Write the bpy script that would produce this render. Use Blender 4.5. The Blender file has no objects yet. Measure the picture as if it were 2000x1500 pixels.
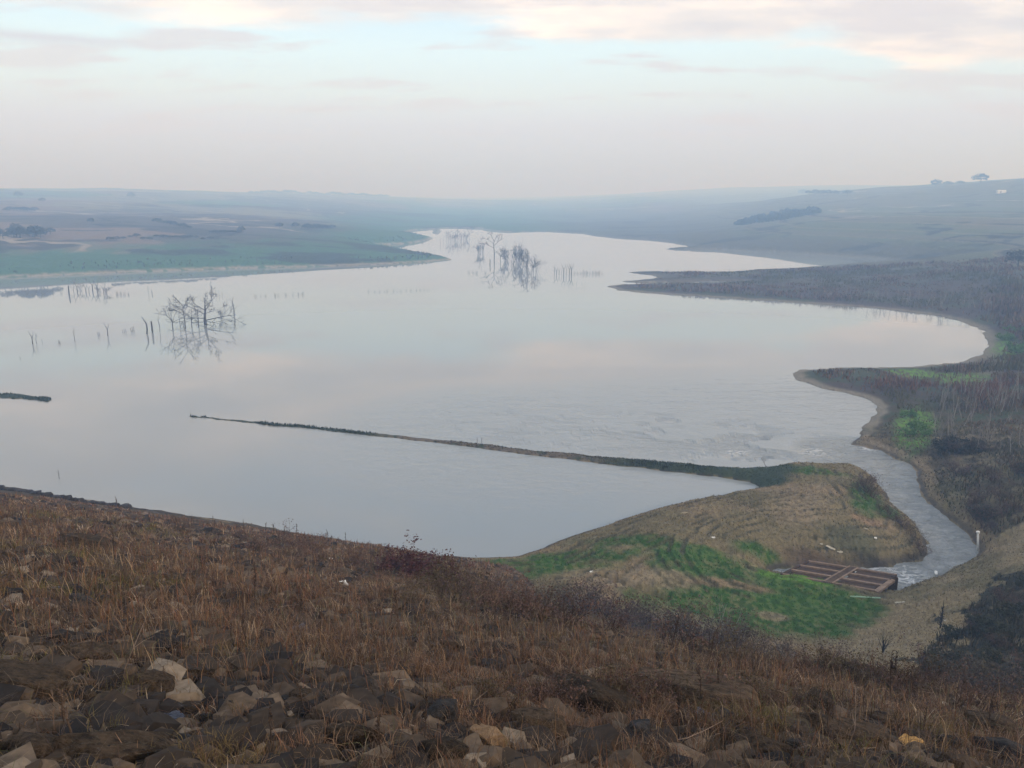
import bpy, math, random
import numpy as np
from mathutils import Vector, Matrix

S = bpy.context.scene
COL = S.collection
R = math.radians

# ------------------------------------------------------------------ camera
CAM_H, PITCH, FOC = 30.0, R(13.7), 1500.0
cam_d = bpy.data.cameras.new("camera")
cam = bpy.data.objects.new("camera", cam_d); COL.objects.link(cam)
cam.location = (0, 0, CAM_H); cam.rotation_euler = (R(90) - PITCH, 0, 0)
cam_d.sensor_width = 36.0; cam_d.lens = 27.0
cam_d.clip_start = 0.1; cam_d.clip_end = 30000
S.camera = cam

# ------------------------------------------------------------------ world, sun, exposure
SUN_EL, SUN_AZ = R(22), R(128)
S.view_settings.view_transform = 'Standard'; S.view_settings.look = 'None'
S.view_settings.exposure = 0.68; S.view_settings.gamma = 1.0
W = bpy.data.worlds.new("World"); S.world = W; W.use_nodes = True
nt = W.node_tree; nt.nodes.clear(); N = nt.nodes.new; L = nt.links.new


def ramp_set(node, stops):
    e = node.color_ramp.elements
    while len(e) > 1: e.remove(e[-1])
    e[0].position = stops[0][0]; e[0].color = (*stops[0][1], 1)
    for p, c in stops[1:]:
        k = e.new(p); k.color = (*c, 1)


def g1(v): return (v, v, v)


out = N('ShaderNodeOutputWorld')
sky = N('ShaderNodeTexSky'); sky.sky_type = 'NISHITA'; sky.sun_disc = False
sky.sun_elevation = SUN_EL; sky.sun_rotation = SUN_AZ; sky.air_density = 1.5; sky.dust_density = 3
bg1 = N('ShaderNodeBackground'); bg1.inputs[1].default_value = 0.10; L(sky.outputs[0], bg1.inputs[0])
tc = N('ShaderNodeTexCoord'); sep = N('ShaderNodeSeparateXYZ'); L(tc.outputs['Generated'], sep.inputs[0])
grad = N('ShaderNodeValToRGB'); L(sep.outputs[2], grad.inputs[0])
ramp_set(grad, [(0.0, (.47, .53, .625)), (.05, (.505, .56, .685)), (.085, (.54, .58, .695)), (.12, (.58, .675, .73)),
                (.17, (.58, .74, .84)), (.28, (.40, .58, .82)), (.45, (.32, .48, .74)), (1.0, (.42, .49, .58))])
# cloud plane: direction projected on a high level sheet
def mnode(op, a, b=None):
    m = N('ShaderNodeMath'); m.operation = op
    for i, v in enumerate((a, b)):
        if v is None: continue
        if isinstance(v, (int, float)): m.inputs[i].default_value = v
        else: L(v, m.inputs[i])
    return m.outputs[0]
zc = mnode('ADD', mnode('MAXIMUM', sep.outputs[2], 0.0), 0.10)
cmb = N('ShaderNodeCombineXYZ'); L(mnode('DIVIDE', sep.outputs[0], zc), cmb.inputs[0]); L(mnode('DIVIDE', sep.outputs[1], zc), cmb.inputs[1])
def cloud(scale, detail, stops, off, sx=1.0, rough=.55):
    mp = N('ShaderNodeMapping'); mp.inputs['Location'].default_value = off; mp.inputs['Scale'].default_value = (sx, 1, 1)
    L(cmb.outputs[0], mp.inputs[0])
    n = N('ShaderNodeTexNoise'); n.inputs['Scale'].default_value = scale; n.inputs['Detail'].default_value = detail
    n.inputs['Roughness'].default_value = rough
    L(mp.outputs[0], n.inputs['Vector'])
    r = N('ShaderNodeValToRGB'); L(n.outputs['Fac'], r.inputs[0]); ramp_set(r, stops)
    return r.outputs[0]
def mixc(fac, a, b):
    m = N('ShaderNodeMix'); m.data_type = 'RGBA'
    if isinstance(fac, (int, float)): m.inputs[0].default_value = fac
    else: L(fac, m.inputs[0])
    for i, v in ((6, a), (7, b)):
        if isinstance(v, tuple): m.inputs[i].default_value = (*v, 1)
        else: L(v, m.inputs[i])
    return m.outputs[2]
# a pinkish veil of cloud high up that reaches lower on the right, with blue gaps overhead
c_n = cloud(1.1, 8, [(0, g1(0)), (1, g1(1))], (3.1, 1.7, 0), .7, .6)
c_big = cloud(.8, 8, [(.44, g1(0)), (.58, g1(1))], (3.1, 1.7, 0), .8)
def sm(v, a, b):
    m = N('ShaderNodeMapRange'); m.interpolation_type = 'SMOOTHSTEP'; L(v, m.inputs[0]); m.inputs[1].default_value = a; m.inputs[2].default_value = b; return m.outputs[0]
val = mnode('ADD', sep.outputs[2], mnode('MULTIPLY', mnode('SUBTRACT', c_n, .5), .16))
val = mnode('ADD', val, mnode('MULTIPLY', sm(sep.outputs[0], .33, .47), .050))
val = mnode('SUBTRACT', val, mnode('MULTIPLY', sm(sep.outputs[0], -.26, -.46), .016))
veil = mnode('MULTIPLY', sm(val, .172, .203), 0.95)
gap = mnode('MULTIPLY', sm(sep.outputs[2], .27, .34), mnode('SUBTRACT', 1.0, c_big))
veil = mnode('MULTIPLY', veil, mnode('SUBTRACT', 1.0, gap))
c_tex = cloud(2.0, 9, [(.36, (.56, .54, .565)), (.5, (.69, .64, .62)), (.62, (.92, .79, .70))], (7.7, 2.1, 0), .7)
col = mixc(veil, grad.outputs[0], c_tex)
# small grey-lilac cloudlets lower down and one long bar on the left
lo = N('ShaderNodeValToRGB'); L(sep.outputs[2], lo.inputs[0])
ramp_set(lo, [(.05, g1(0)), (.09, g1(.6)), (.17, g1(.8)), (.35, g1(.3))])
c_small = cloud(1.7, 8, [(.52, g1(0)), (.60, g1(1))], (1.3, 9.2, 0), .5, .6)
col = mixc(mnode('MULTIPLY', c_small, lo.outputs[0]), col, (.555, .53, .565))
def gau(v, c_, w_): return mnode('POWER', mnode('DIVIDE', mnode('SUBTRACT', v, c_), w_), 2.0)
zz_ = mnode('ADD', sep.outputs[2], mnode('MULTIPLY', mnode('SUBTRACT', c_n, .5), .02))
bar = mnode('POWER', 2.718, mnode('MULTIPLY', mnode('ADD', gau(sep.outputs[0], -.49, .075), gau(zz_, .1615, .006)), -1.0))
col = mixc(mnode('MULTIPLY', bar, .9), col, (.50, .50, .565))
bg2 = N('ShaderNodeBackground'); L(col, bg2.inputs[0]); bg2.inputs[1].default_value = 1.0
mx = N('ShaderNodeMixShader'); mx.inputs[0].default_value = .86
L(bg1.outputs[0], mx.inputs[1]); L(bg2.outputs[0], mx.inputs[2]); L(mx.outputs[0], out.inputs[0])

sun_d = bpy.data.lights.new("sun", 'SUN'); sun = bpy.data.objects.new("sun", sun_d); COL.objects.link(sun)
sun_d.energy = 1.5; sun_d.angle = R(10); sun_d.color = (1.0, .87, .74)
sd = Vector((math.sin(SUN_AZ) * math.cos(SUN_EL), math.cos(SUN_AZ) * math.cos(SUN_EL), math.sin(SUN_EL)))
sun.rotation_euler = sd.to_track_quat('Z', 'Y').to_euler(); sun.location = (0, 0, 80)

S.cycles.use_denoising = True
S.cycles.max_bounces = 6; S.cycles.diffuse_bounces = 2; S.cycles.glossy_bounces = 3; S.cycles.volume_bounces = 3
S.cycles.caustics_reflective = False; S.cycles.caustics_refractive = False

# ------------------------------------------------------------------ helpers: tags
def tag(o, label=None, cat=None, group=None, kind=None):
    if label: o['label'] = label
    if cat: o['category'] = cat
    if group: o['group'] = group
    if kind: o['kind'] = kind
    return o

def link(name, data, parent=None):
    o = bpy.data.objects.new(name, data); COL.objects.link(o)
    if parent: o.parent = parent
    return o

def copy_tree(o):
    c = o.copy(); COL.objects.link(c)
    for ch in list(o.children):
        d = ch.copy(); COL.objects.link(d); d.parent = c
        for g in ch.children:
            e = g.copy(); COL.objects.link(e); e.parent = d
    return c

# ------------------------------------------------------------------ noise
def _h(ix, iy, seed):
    h = (ix.astype(np.int64) * 374761393 + iy.astype(np.int64) * 668265263 + seed * 974711) & 0xFFFFFFFF
    h = ((h ^ (h >> 13)) * 1274126177) & 0xFFFFFFFF
    return ((h ^ (h >> 16)) & 0xFFFF) / 65535.0

def vnoise(x, y, seed=0):
    ix = np.floor(x); iy = np.floor(y); fx = x - ix; fy = y - iy
    fx = fx * fx * (3 - 2 * fx); fy = fy * fy * (3 - 2 * fy)
    a = _h(ix, iy, seed); b = _h(ix + 1, iy, seed); c = _h(ix, iy + 1, seed); d = _h(ix + 1, iy + 1, seed)
    return (a + (b - a) * fx) * (1 - fy) + (c + (d - c) * fx) * fy

def fbm(x, y, octv=4, seed=0, gain=.5):
    s = 0; amp = 1; tot = 0
    for k in range(octv):
        s = s + amp * vnoise(x + 17.3 * k, y - 9.1 * k, seed + k); tot += amp; amp *= gain; x = x * 2.03; y = y * 2.03
    return s / tot            # 0..1

def sstep(a, b, x):
    t = np.clip((x - a) / (b - a), 0, 1); return t * t * (3 - 2 * t)

# ------------------------------------------------------------------ survey: sight lines of the photograph -> ground points
CP, SP = math.cos(PITCH), math.sin(PITCH)
def ray(px, py):
    u = (np.asarray(px, float) - 1000) / FOC; v = (750 - np.asarray(py, float)) / FOC
    return u, CP + v * SP, -SP + v * CP

def lvl(px, py, z=0.0):                       # where the sight line meets level z
    dx, dy, dz = ray(px, py); t = (z - CAM_H) / dz
    return np.stack([dx * t, dy * t], -1)

shore_px = [(-700, 566), (-300, 552), (0, 543), (150, 537), (300, 530.5), (450, 525.5), (600, 522), (720, 518), (820, 513), (886, 507),
    (862, 500.5), (800, 492), (762, 485), (728, 479.5), (800, 476), (836, 470), (846, 465), (815, 459), (794, 453.5), (808, 450), (857, 447),
    (878, 445.3), (938, 446), (942, 449), (983, 453), (1067, 452), (1130, 455), (1160, 460), (1200, 464), (1250, 466), (1292, 470), (1340, 477),
    (1368, 482), (1330, 485), (1304, 486), (1304, 487), (1372, 487.4), (1410, 487), (1544, 493), (1660, 499), (1720, 505), (1812, 513),
    (1700, 519), (1600, 522), (1552, 525), (1480, 527), (1424, 531.5), (1330, 531), (1260, 530.5), (1226, 532), (1260, 536), (1290, 541), (1262, 546),
    (1215, 550), (1250, 552.5), (1340, 550.5), (1400, 548.5), (1462, 550), (1400, 553), (1290, 554), (1210, 556), (1183, 560),
    (1210, 567), (1280, 574), (1360, 579), (1440, 584), (1520, 589), (1600, 594.5), (1680, 600), (1760, 607.5), (1830, 617), (1880, 629), (1912, 641),
    (1924, 655), (1927, 677), (1915, 694), (1873, 708), (1780, 716), (1640, 718), (1570, 722), (1543, 728), (1561, 743), (1610, 759), (1675, 773), (1704, 782),
    (1709, 797), (1716, 805), (1694, 824), (1678, 840), (1681, 850), (1662, 868), (1707, 876), (1740, 889), (1772, 906), (1789, 918), (1790, 941),
    (1797, 967), (1821, 992), (1850, 1013), (1880, 1036), (1912, 1062), (1918, 1078), (1905, 1092), (1860, 1112), (1825, 1126), (1790, 1143), (1745, 1160),
    (1712, 1158), (1660, 1147), (1612, 1136), (1560, 1128), (1505, 1122), (1512, 1112), (1540, 1107), (1600, 1108), (1694, 1109), (1745, 1103), (1799, 1092),
    (1814, 1079), (1811, 1054), (1790, 1024), (1762, 1004), (1735, 980), (1714, 938), (1686, 917), (1661, 908),
    (1620, 908), (1560, 909), (1500, 913), (1450, 917), (1400, 914.5), (1300, 904.5), (1200, 894), (1100, 884), (1000, 874.5), (900, 863), (800, 853), (700, 842.5),
    (600, 832.5), (500, 824), (440, 818.5), (366, 811.5), (372, 815), (440, 823), (500, 828.5), (600, 838), (700, 849), (800, 859.5), (900, 871.5), (1000, 884), (1100, 896),
    (1200, 908), (1300, 920), (1400, 932.5), (1460, 942), (1484, 954), (1450, 963), (1390, 975), (1325, 987), (1270, 999), (1210, 1016), (1120, 1046), (1060, 1071),
    (1010, 1084), (960, 1088), (905, 1087), (850, 1087), (750, 1070), (500, 1025), (250, 989), (0, 951), (-700, 862)]
WP = lvl([p[0] for p in shore_px], [p[1] for p in shore_px])
island_px = [(-160, 757), (0, 768.5), (40, 769.5), (75, 775), (111, 781.5), (100, 784), (40, 779.5), (0, 778), (-160, 768)]
IS = lvl([p[0] for p in island_px], [p[1] for p in island_px])
isl2_px = [(846, 449), (858, 448), (861, 453), (855, 458), (846, 456)]
IS2 = lvl([p[0] for p in isl2_px], [p[1] for p in isl2_px])

def seg_dist(X, Y, A, B):
    best = np.full(X.shape, 1e18)
    for (ax, ay), (bx, by) in zip(A, B):
        dx, dy = bx - ax, by - ay; l2 = dx * dx + dy * dy + 1e-9
        t = np.clip(((X - ax) * dx + (Y - ay) * dy) / l2, 0, 1)
        d = (X - ax - t * dx) ** 2 + (Y - ay - t * dy) ** 2
        np.minimum(best, d, out=best)
    return np.sqrt(best)

def inside(X, Y, P):
    c = np.zeros(X.shape, bool); n = len(P)
    for i in range(n):
        x1, y1 = P[i]; x2, y2 = P[(i + 1) % n]
        if y1 == y2: continue
        hit = ((y1 > Y) != (y2 > Y)) & (X < (x2 - x1) * (Y - y1) / (y2 - y1) + x1)
        c ^= hit
    return c

def land_dist(X, Y):                          # > 0 on land, < 0 on water
    nx = (fbm(X * .35, Y * .35, 3, 5) - .5); ny = (fbm(X * .35 + 50, Y * .35, 3, 8) - .5)
    rr = np.hypot(X, Y); a = np.clip(rr / 90, .5, 4) * 1.1
    X = X + nx * a; Y = Y + ny * a
    d = seg_dist(X, Y, WP, np.roll(WP, -1, 0)); ins = inside(X, Y, WP)
    d = np.where(ins, -d, d)
    for P in (IS, IS2):
        di = seg_dist(X, Y, P, np.roll(P, -1, 0)); ii = inside(X, Y, P)
        d = np.where(ii, di, np.where(d < 0, np.maximum(d, -di), d))
    return d

# ground levels known along sight lines (px, py, level) and far ones (px, range, level)
near = [(950, 1120, 1.0), (1100, 1100, 1.2), (1300, 1080, 1.6), (1500, 1000, 2.4), (1600, 950, 2.0), (1650, 1050, 2.4), (1450, 1130, 1.4), (1550, 1180, 1.2),
    (1300, 1160, 1.2), (1650, 1200, 1.1), (1480, 930, 1.6), (1000, 880, .6), (600, 835, .4), (380, 814, .3), (1300, 912, .9), (50, 775, .4),
    (1710, 1218, 1.4), (1790, 1160, 1.6), (1830, 1125, 2.0), (1905, 1066, 3.2), (2000, 1022, 5.5), (1800, 1230, 4), (1900, 1150, 6.0), (2000, 1100, 8.5),
    (1650, 1275, 3.2), (1850, 1290, 8), (2000, 1250, 12), (2300, 1100, 16), (2300, 900, 16),
    (1750, 840, 1.4), (1850, 800, 2.2), (1950, 760, 4), (2000, 900, 6), (1900, 950, 3.2), (1990, 1000, 4.5), (1700, 730, 1.0), (1900, 730, 1.3), (2000, 680, 4),
    (1960, 640, 1.6), (1800, 560, 3), (2000, 560, 6), (1500, 545, 1.3), (1300, 562, .8), (1300, 533, .5), (2300, 560, 14), (2300, 700, 12),
    (800, 498, 2.4), (600, 493, 4.6), (600, 470, 8), (600, 450, 10.5), (300, 495, 6.2), (300, 468, 10.5), (300, 446, 13.5), (0, 497, 7.2), (0, 472, 11.2), (0, 440, 15.5), (-400, 495, 8), (-400, 470, 13),
    (1600, 470, 6.2), (1600, 440, 13), (1500, 472, 4.5), (1800, 485, 7.5), (1800, 452, 13.5), (2000, 470, 12)]
far = [(-400, 900, 24), (-400, 1800, 48), (0, 950, 24), (0, 1800, 45), (0, 4000, 48), (250, 1000, 22), (300, 2100, 46), (500, 1000, 17.5),
    (500, 2100, 40), (650, 2300, 36), (800, 800, 3), (800, 1500, 12), (800, 2600, 28), (1000, 1000, 2), (1000, 1600, 6), (1000, 3200, 17), (1000, 6000, 24), (1200, 700, 1.5), (1230, 1450, 12), (1260, 1500, 19),
    (1350, 800, 4), (1400, 1550, 20), (1500, 1500, 23), (1400, 3500, 66), (1600, 3500, 74), (1600, 850, 22), (1600, 1300, 37), (1800, 850, 27),
    (1800, 1100, 43), (2000, 800, 28), (2000, 1000, 49), (2000, 2000, 50), (2500, 600, 28), (2500, 1000, 62), (1200, 6000, 45), (500, 6000, 50), (2000, 6000, 70)]
cpts = []
for px, py, z in near:
    x, y = lvl(px, py, z); cpts.append((math.atan2(x, y) * 2.2, math.log(math.hypot(x, y)), z))
for px, r_, z in far:
    cpts.append((math.atan2((px - 1000) / FOC, 1.0) * 2.2, math.log(r_), z))
cp = np.array(cpts)
def tps_k(d2): return .5 * d2 * np.log(d2 + 1e-12)
n = len(cp)
_A = np.zeros((n + 3, n + 3)); _d2 = (cp[:, None, 0] - cp[None, :, 0]) ** 2 + (cp[:, None, 1] - cp[None, :, 1]) ** 2
_A[:n, :n] = tps_k(_d2) + np.eye(n) * .002; _A[:n, n] = 1; _A[:n, n + 1:] = cp[:, :2]; _A[n, :n] = 1; _A[n + 1:, :n] = cp[:, :2].T
_wt = np.linalg.solve(_A, np.r_[cp[:, 2], 0, 0, 0])
def tps(a, b):
    s = _wt[n] + _wt[n + 1] * a + _wt[n + 2] * b
    for i in range(n): s = s + _wt[i] * tps_k((a - cp[i, 0]) ** 2 + (b - cp[i, 1]) ** 2)
    return s

DN = (.32, .9474)
def dam_z(X, Y):
    s = DN[0] * X + DN[1] * Y; t = DN[1] * X - DN[0] * Y
    z = 28.3 - .51 * np.maximum(s, 0)
    edge = 17.5 + 42 / (1 + np.exp((t + 13) / 2.6)) + .16 * np.maximum(t, 0)
    k = (s - edge) / 1.5
    z = z - .42 * 1.5 * np.where(k > 20, k, np.log1p(np.exp(np.minimum(k, 20))))
    z = z - np.maximum(np.abs(t) - 400, 0) * .2 - np.maximum(-s - 8, 0) * .5
    return z, s, t

crack = lvl([1180, 1210, 1235, 1262, 1300], [1126, 1136, 1146, 1153, 1166], 1.2)
def height(X, Y):
    rr = np.hypot(X, Y); a = np.arctan2(X, Y); ar = np.clip(a, -1.0, 1.0)
    d = land_dist(X, Y)
    T = np.clip(tps(ar * 2.2, np.log(np.maximum(rr, 25))), .35, 80)
    T = T * (1 + .0 * rr)
    hill = np.clip((rr - 250) / 600, 0, 1)
    T = T + hill * (fbm(X / 160, Y / 160, 4, 3) - .5) * 9 + hill * (fbm(X / 45, Y / 45, 3, 9) - .5) * 2.0
    T = np.maximum(T, .35)
    # bank steepness: steep cut banks along the stream, gentle beaches elsewhere
    px0 = lvl(1740, 1060); rv = np.exp(-(((X - px0[0]) / 22) ** 2 + ((Y - px0[1]) / 22) ** 2))
    k = .18 + .9 * rv + .22 * sstep(250, 300, rr) + .10 * sstep(150, 60, rr)
    dp = np.maximum(d, 0)
    zl = T * (1 - np.exp(-dp * k / T))
    nearm = sstep(140, 90, rr)
    # old strandlines left by the falling water, clods and ruts
    wob = dp + 1.2 * (fbm(X * .18, Y * .18, 3, 41) - .5)
    saw = (wob / 1.15) % 1.0
    zl = zl + nearm * .26 * (saw ** 3) * sstep(.4, 1.5, dp) * sstep(16, 9, dp) * (fbm(X * .3, Y * .3, 2, 44) * 1.2)
    zl = zl + sstep(.5, 2, dp) * (nearm * .22 * (fbm(X * .9, Y * .9, 4, 21) - .5) + sstep(260, 120, rr) * .5 * (fbm(X * .22, Y * .22, 3, 23) - .5))
    dc = seg_dist(X, Y, crack[:-1], crack[1:])
    zl = zl - nearm * .55 * sstep(.55, .1, dc + .35 * (fbm(X * 1.3, Y * 1.3, 2, 71) - .5))
    zw = -np.minimum(np.maximum(-d, 0) * .35, 2.5)
    z = np.where(d > 0, zl, zw)
    zd, s, t = dam_z(X, Y)
    zd = zd + (.55 * (fbm(X * .30, Y * .30, 3, 31) - .5) + .34 * (fbm(X * 1.1, Y * 1.1, 4, 33) - .5)) * sstep(0, 4, s)
    zd = zd + .10 * (fbm(X * 4, Y * 4, 3, 37) - .5) * sstep(60, 20, rr) * sstep(0, 4, s)
    isd = zd > z
    zz = np.where(isd, zd, z)
    return zz, d, isd

# ------------------------------------------------------------------ ground grid (rings around the standpoint, finer where nearer)
dense = np.linspace(R(-38), R(38), 900)
cL = np.linspace(R(-180), R(-38), 84, endpoint=False); cR = -cL[::-1]
AZ = np.concatenate([cL, dense, cR])
RR = np.concatenate([[.05, .5, 1.0, 1.5, 2.0, 2.3], CAM_H / np.tan(np.linspace(R(85), R(7.5), 860)), np.geomspace(229, 1800, 420), np.geomspace(1830, 11000, 80)])
gA, gR = np.meshgrid(AZ, RR)
GX, GY = gR * np.sin(gA), gR * np.cos(gA)
def chunked(f, X, Y, m=200000):
    sh = X.shape; X = X.ravel(); Y = Y.ravel(); outs = None
    for i in range(0, X.size, m):
        o = f(X[i:i + m], Y[i:i + m])
        if outs is None: outs = [[] for _ in o]
        for a_, b_ in zip(outs, o): a_.append(b_)
    return [np.concatenate(a_).reshape(sh) for a_ in outs]
GZ, GD, GI = chunked(height, GX, GY)

def ground(X, Y, G=None):
    G = GZ if G is None else G
    X = np.asarray(X, float); Y = np.asarray(Y, float)
    a = np.interp(np.arctan2(X, Y), AZ, np.arange(len(AZ))); r_ = np.interp(np.hypot(X, Y), RR, np.arange(len(RR)))
    ia = np.clip(a.astype(int), 0, len(AZ) - 2); ir = np.clip(r_.astype(int), 0, len(RR) - 2); fa = a - ia; fr = r_ - ir
    return (G[ir, ia] * (1 - fa) + G[ir, ia + 1] * fa) * (1 - fr) + (G[ir + 1, ia] * (1 - fa) + G[ir + 1, ia + 1] * fa) * fr

TS = np.geomspace(2.5, 6000, 1400)
def at(px, py, level=None):                    # where a sight line first meets the ground or the water
    px = np.atleast_1d(np.asarray(px, float)); py = np.atleast_1d(np.asarray(py, float))
    dx, dy, dz = ray(px, py)
    if level is not None:
        t = (level - CAM_H) / dz; return np.stack([dx * t, dy * t, np.full(px.shape, level)], -1)
    t = TS[None, :]
    X = dx[:, None] * t; Y = dy[:, None] * t; Z = CAM_H + dz[:, None] * t
    below = Z < np.maximum(ground(X, Y), 0)
    i = np.clip(below.argmax(1), 1, None); k = np.arange(len(px))
    h0 = Z[k, i - 1] - np.maximum(ground(X[k, i - 1], Y[k, i - 1]), 0); h1 = Z[k, i] - np.maximum(ground(X[k, i], Y[k, i]), 0)
    f = np.clip(h0 / (h0 - h1 + 1e-9), 0, 1); tt = TS[i - 1] + f * (TS[i] - TS[i - 1])
    P = np.stack([dx * tt, dy * tt, CAM_H + dz * tt], -1)
    P[~below.any(1)] = np.nan
    return P
def pxm(P): return FOC / (P[..., 1] * CP - (P[..., 2] - CAM_H) * SP)    # photo pixels per metre at a point

rbz = at([1937, 1960, 2000, 2090], [1056, 1040, 1019, 985])[:, :2]
rb_px = [(1662, 868), (1707, 876), (1740, 889), (1772, 906), (1790, 941), (1797, 967), (1821, 992), (1850, 1013), (1880, 1036), (1918, 1070)]
RB = np.concatenate([lvl([p[0] for p in rb_px], [p[1] for p in rb_px]), rbz, [(300, 120), (300, 400), (20, 400), lvl(1183, 560), lvl(1543, 728)]])
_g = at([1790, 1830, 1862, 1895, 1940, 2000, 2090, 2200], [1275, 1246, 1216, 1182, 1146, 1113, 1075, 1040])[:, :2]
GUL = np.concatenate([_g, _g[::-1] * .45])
def on_right_bank(X, Y): return inside(np.asarray(X, float), np.asarray(Y, float), RB)

# ------------------------------------------------------------------ ground colours (albedo of what grows or lies there, some shade painted in)
def patch(px, py, rx, ry, z=1.0, w=1.0):
    x, y = lvl(px, py, z); x1, y1 = lvl(px + rx, py, z); xa, ya = lvl(px, py - ry, z); xb, yb = lvl(px, py + ry, z)
    r0 = math.hypot(x, y); a0 = math.atan2(x, y); da = abs(math.atan2(x1, y1) - a0); dl = .5 * abs(math.log(math.hypot(xa, ya) / math.hypot(xb, yb)))
    q = ((gA - a0) / da) ** 2 + ((np.log(gR) - math.log(r0)) / dl) ** 2
    return w * sstep(1.35, .6, np.sqrt(q) + NZ * .8)
n_l = fbm(GX / 60, GY / 60, 4, 51); n_m = fbm(GX / 9, GY / 9, 4, 53); n_s = fbm(GX * .8, GY * .8, 4, 55); n_f = fbm(GX * 3.3, GY * 3.3, 3, 57)
NZ = (n_m - .5) * 1.0 + (n_s - .5) * .8
C = np.zeros(GX.shape + (3,)); C[:] = (.235, .178, .102)
def lay(mask, c): C[:] = C + np.clip(mask, 0, 1)[..., None] * (np.array(c) - C)
far_m = sstep(170, 260, gR)
left = sstep(R(8), R(-2), gA)
lay(far_m, (.085, .085, .065))
# left shore: green flats, then brown-pink and tan fields broken by hedges
lay(far_m * left, (.050, .115, .062))
fx = np.floor(GX / 140 + .6 * n_l) * 7 + np.floor((GY + .3 * GX) / 230 + .8 * n_l) * 13
fr = _h(fx, fx * 0 + 3, 77)
fieldm = far_m * sstep(5, 11, GZ + 5 * (n_m - .5))
for lo_, hi_, c in ((0, .25, (.18, .125, .105)), (.25, .5, (.07, .125, .055)), (.5, .75, (.19, .16, .10)), (.75, 1.01, (.09, .07, .068))):
    lay(fieldm * ((fr >= lo_) & (fr < hi_)) * .85, c)
lay(far_m * sstep(.57, .64, fbm(GX / 45, GY / 22, 4, 61)) * .8, (.032, .036, .032))
# right hillside: strip fields along the contour
rightm = far_m * sstep(R(9), R(15), gA) * sstep(4, 9, GZ)
band = (GZ * .34 - GX * .004 + .3 * n_l)
lay(rightm * .8, (.10, .115, .075))
lay(rightm * sstep(.5, .9, np.sin(band * 6.283 * .5)) * .5, (.13, .115, .095))
lay(rightm * sstep(.72, .9, np.sin(band * 6.283)) * sstep(.40, .5, fbm(GX / 120, GY / 120, 3, 63)) * .95, (.012, .016, .014)); lay(rightm * sstep(.86, .97, np.sin(band * 6.283 + .5)) * .5, (.20, .17, .12))
edge_ = np.abs(((GX * .8 + GY * .35) / 150 + n_l) % 1 - .5); lay(fieldm * sstep(.03, .012, edge_) * (n_m > .42), (.022, .026, .024)); edge2_ = np.abs(((GY - .25 * GX) / 95 + 1.3 * n_l) % 1 - .5); lay(fieldm * sstep(.06, .02, edge2_) * (n_m > .46), (.022, .026, .024)); lay(fieldm * sstep(.02, .008, np.abs(((GY + .5 * GX) / 210 + .8 * n_l) % 1 - .5)), (.30, .26, .2))
# mid-right spit and near right bank: dark scrub soil
scr = sstep(R(5), R(8), gA) * sstep(95, 120, gR) * sstep(330, 240, gR)
lay(scr, (.060, .048, .046)); lay(scr * sstep(.52, .62, n_m), (.050, .062, .038)); lay(scr * sstep(.55, .65, n_l) * .6, (.085, .065, .06))
nb = on_right_bank(GX, GY) * sstep(135, 118, gR) * sstep(.8, 1.8, GD + 2 * (n_m - .5))
lay(nb, (.062, .050, .032)); lay(nb * sstep(.5, .62, n_s), (.040, .055, .024))
# pale beaches
wid = np.clip(gR / 90, .9, 2.2)
beach = sstep(wid * 1.5, wid * .5, GD) * (GD > 0) * (gR > 95)
lay(beach * (.4 + .5 * sstep(170, 110, gR) + .5 * (scr > .5)) , (.185, .165, .125))
lay(beach * left * far_m, (.25, .235, .19))
wob_ = GD + 1.2 * (fbm(GX * .18, GY * .18, 3, 41) - .5); saw_ = (wob_ / 1.15) % 1.0
# promontory: dry turf with green patches and bare soil
pr = sstep(112, 105, gR) * ~GI
lay(pr * sstep(.45, .7, n_s) * .7, (.27, .205, .125)); lay(pr * sstep(.50, .62, n_m) * .5, (.11, .11, .05)); lay(pr * sstep(.52, .64, n_f) * .6, (.075, .06, .036))
gul_shade = inside(GX + 3.5 * (n_m - .5) * 2, GY + 5 * (n_s - .5) * 2, GUL).astype(float)
GREEN, LIME = (.036, .096, .014), (.085, .19, .020)
for q in ((1010, 1108, 150, 28), (1500, 1195, 260, 52), (1380, 1108, 120, 24), (1330, 1085, 90, 13), (1690, 985, 36, 45), (1735, 1010, 30, 14), (1600, 1178, 140, 44), (1560, 925, 110, 10), (1230, 1062, 110, 14), (1130, 1085, 120, 14), (1480, 1078, 60, 12)):
    lay(pr * patch(*q) * np.clip(1.3 - .75 * sstep(.50, .62, n_f) - .4 * sstep(.54, .66, n_s), .5, 1), GREEN)
lay(pr * patch(1500, 940, 45, 12), (.03, .048, .026)); lay(pr * patch(1560, 1133, 75, 10) * .8, LIME)
for q in ((1440, 1150, 60, 7), (1370, 1147, 30, 4), (1690, 1032, 40, 8)): lay(pr * patch(*q) * .7, (.22, .145, .095))
for q in ((1160, 1135, 95, 16), (1290, 1140, 60, 14), (1510, 1208, 30, 7), (1560, 1010, 70, 40)): lay(pr * patch(*q) * .8, (.215, .170, .108))
lay(pr * sstep(.6, .2, GD) * (GD > 0), (.075, .062, .045))
lay(pr * (saw_ < .34) * sstep(13, 7, GD) * (GD > .6) * sstep(.40, .55, fbm(GX * .3, GY * .3, 2, 44)) * sstep(.42, .56, n_s) * .8, (.065, .058, .032))
cut = pr * patch(1640, 1100, 150, 13, .6) * sstep(2.6, 1.0, GD); lay(cut * .85, (.085, .058, .038)); lay(pr * patch(1710, 1098, 80, 10, .4), (.035, .027, .02))
lay(pr * patch(1660, 1062, 70, 20) * .8, (.075, .078, .045))
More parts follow.
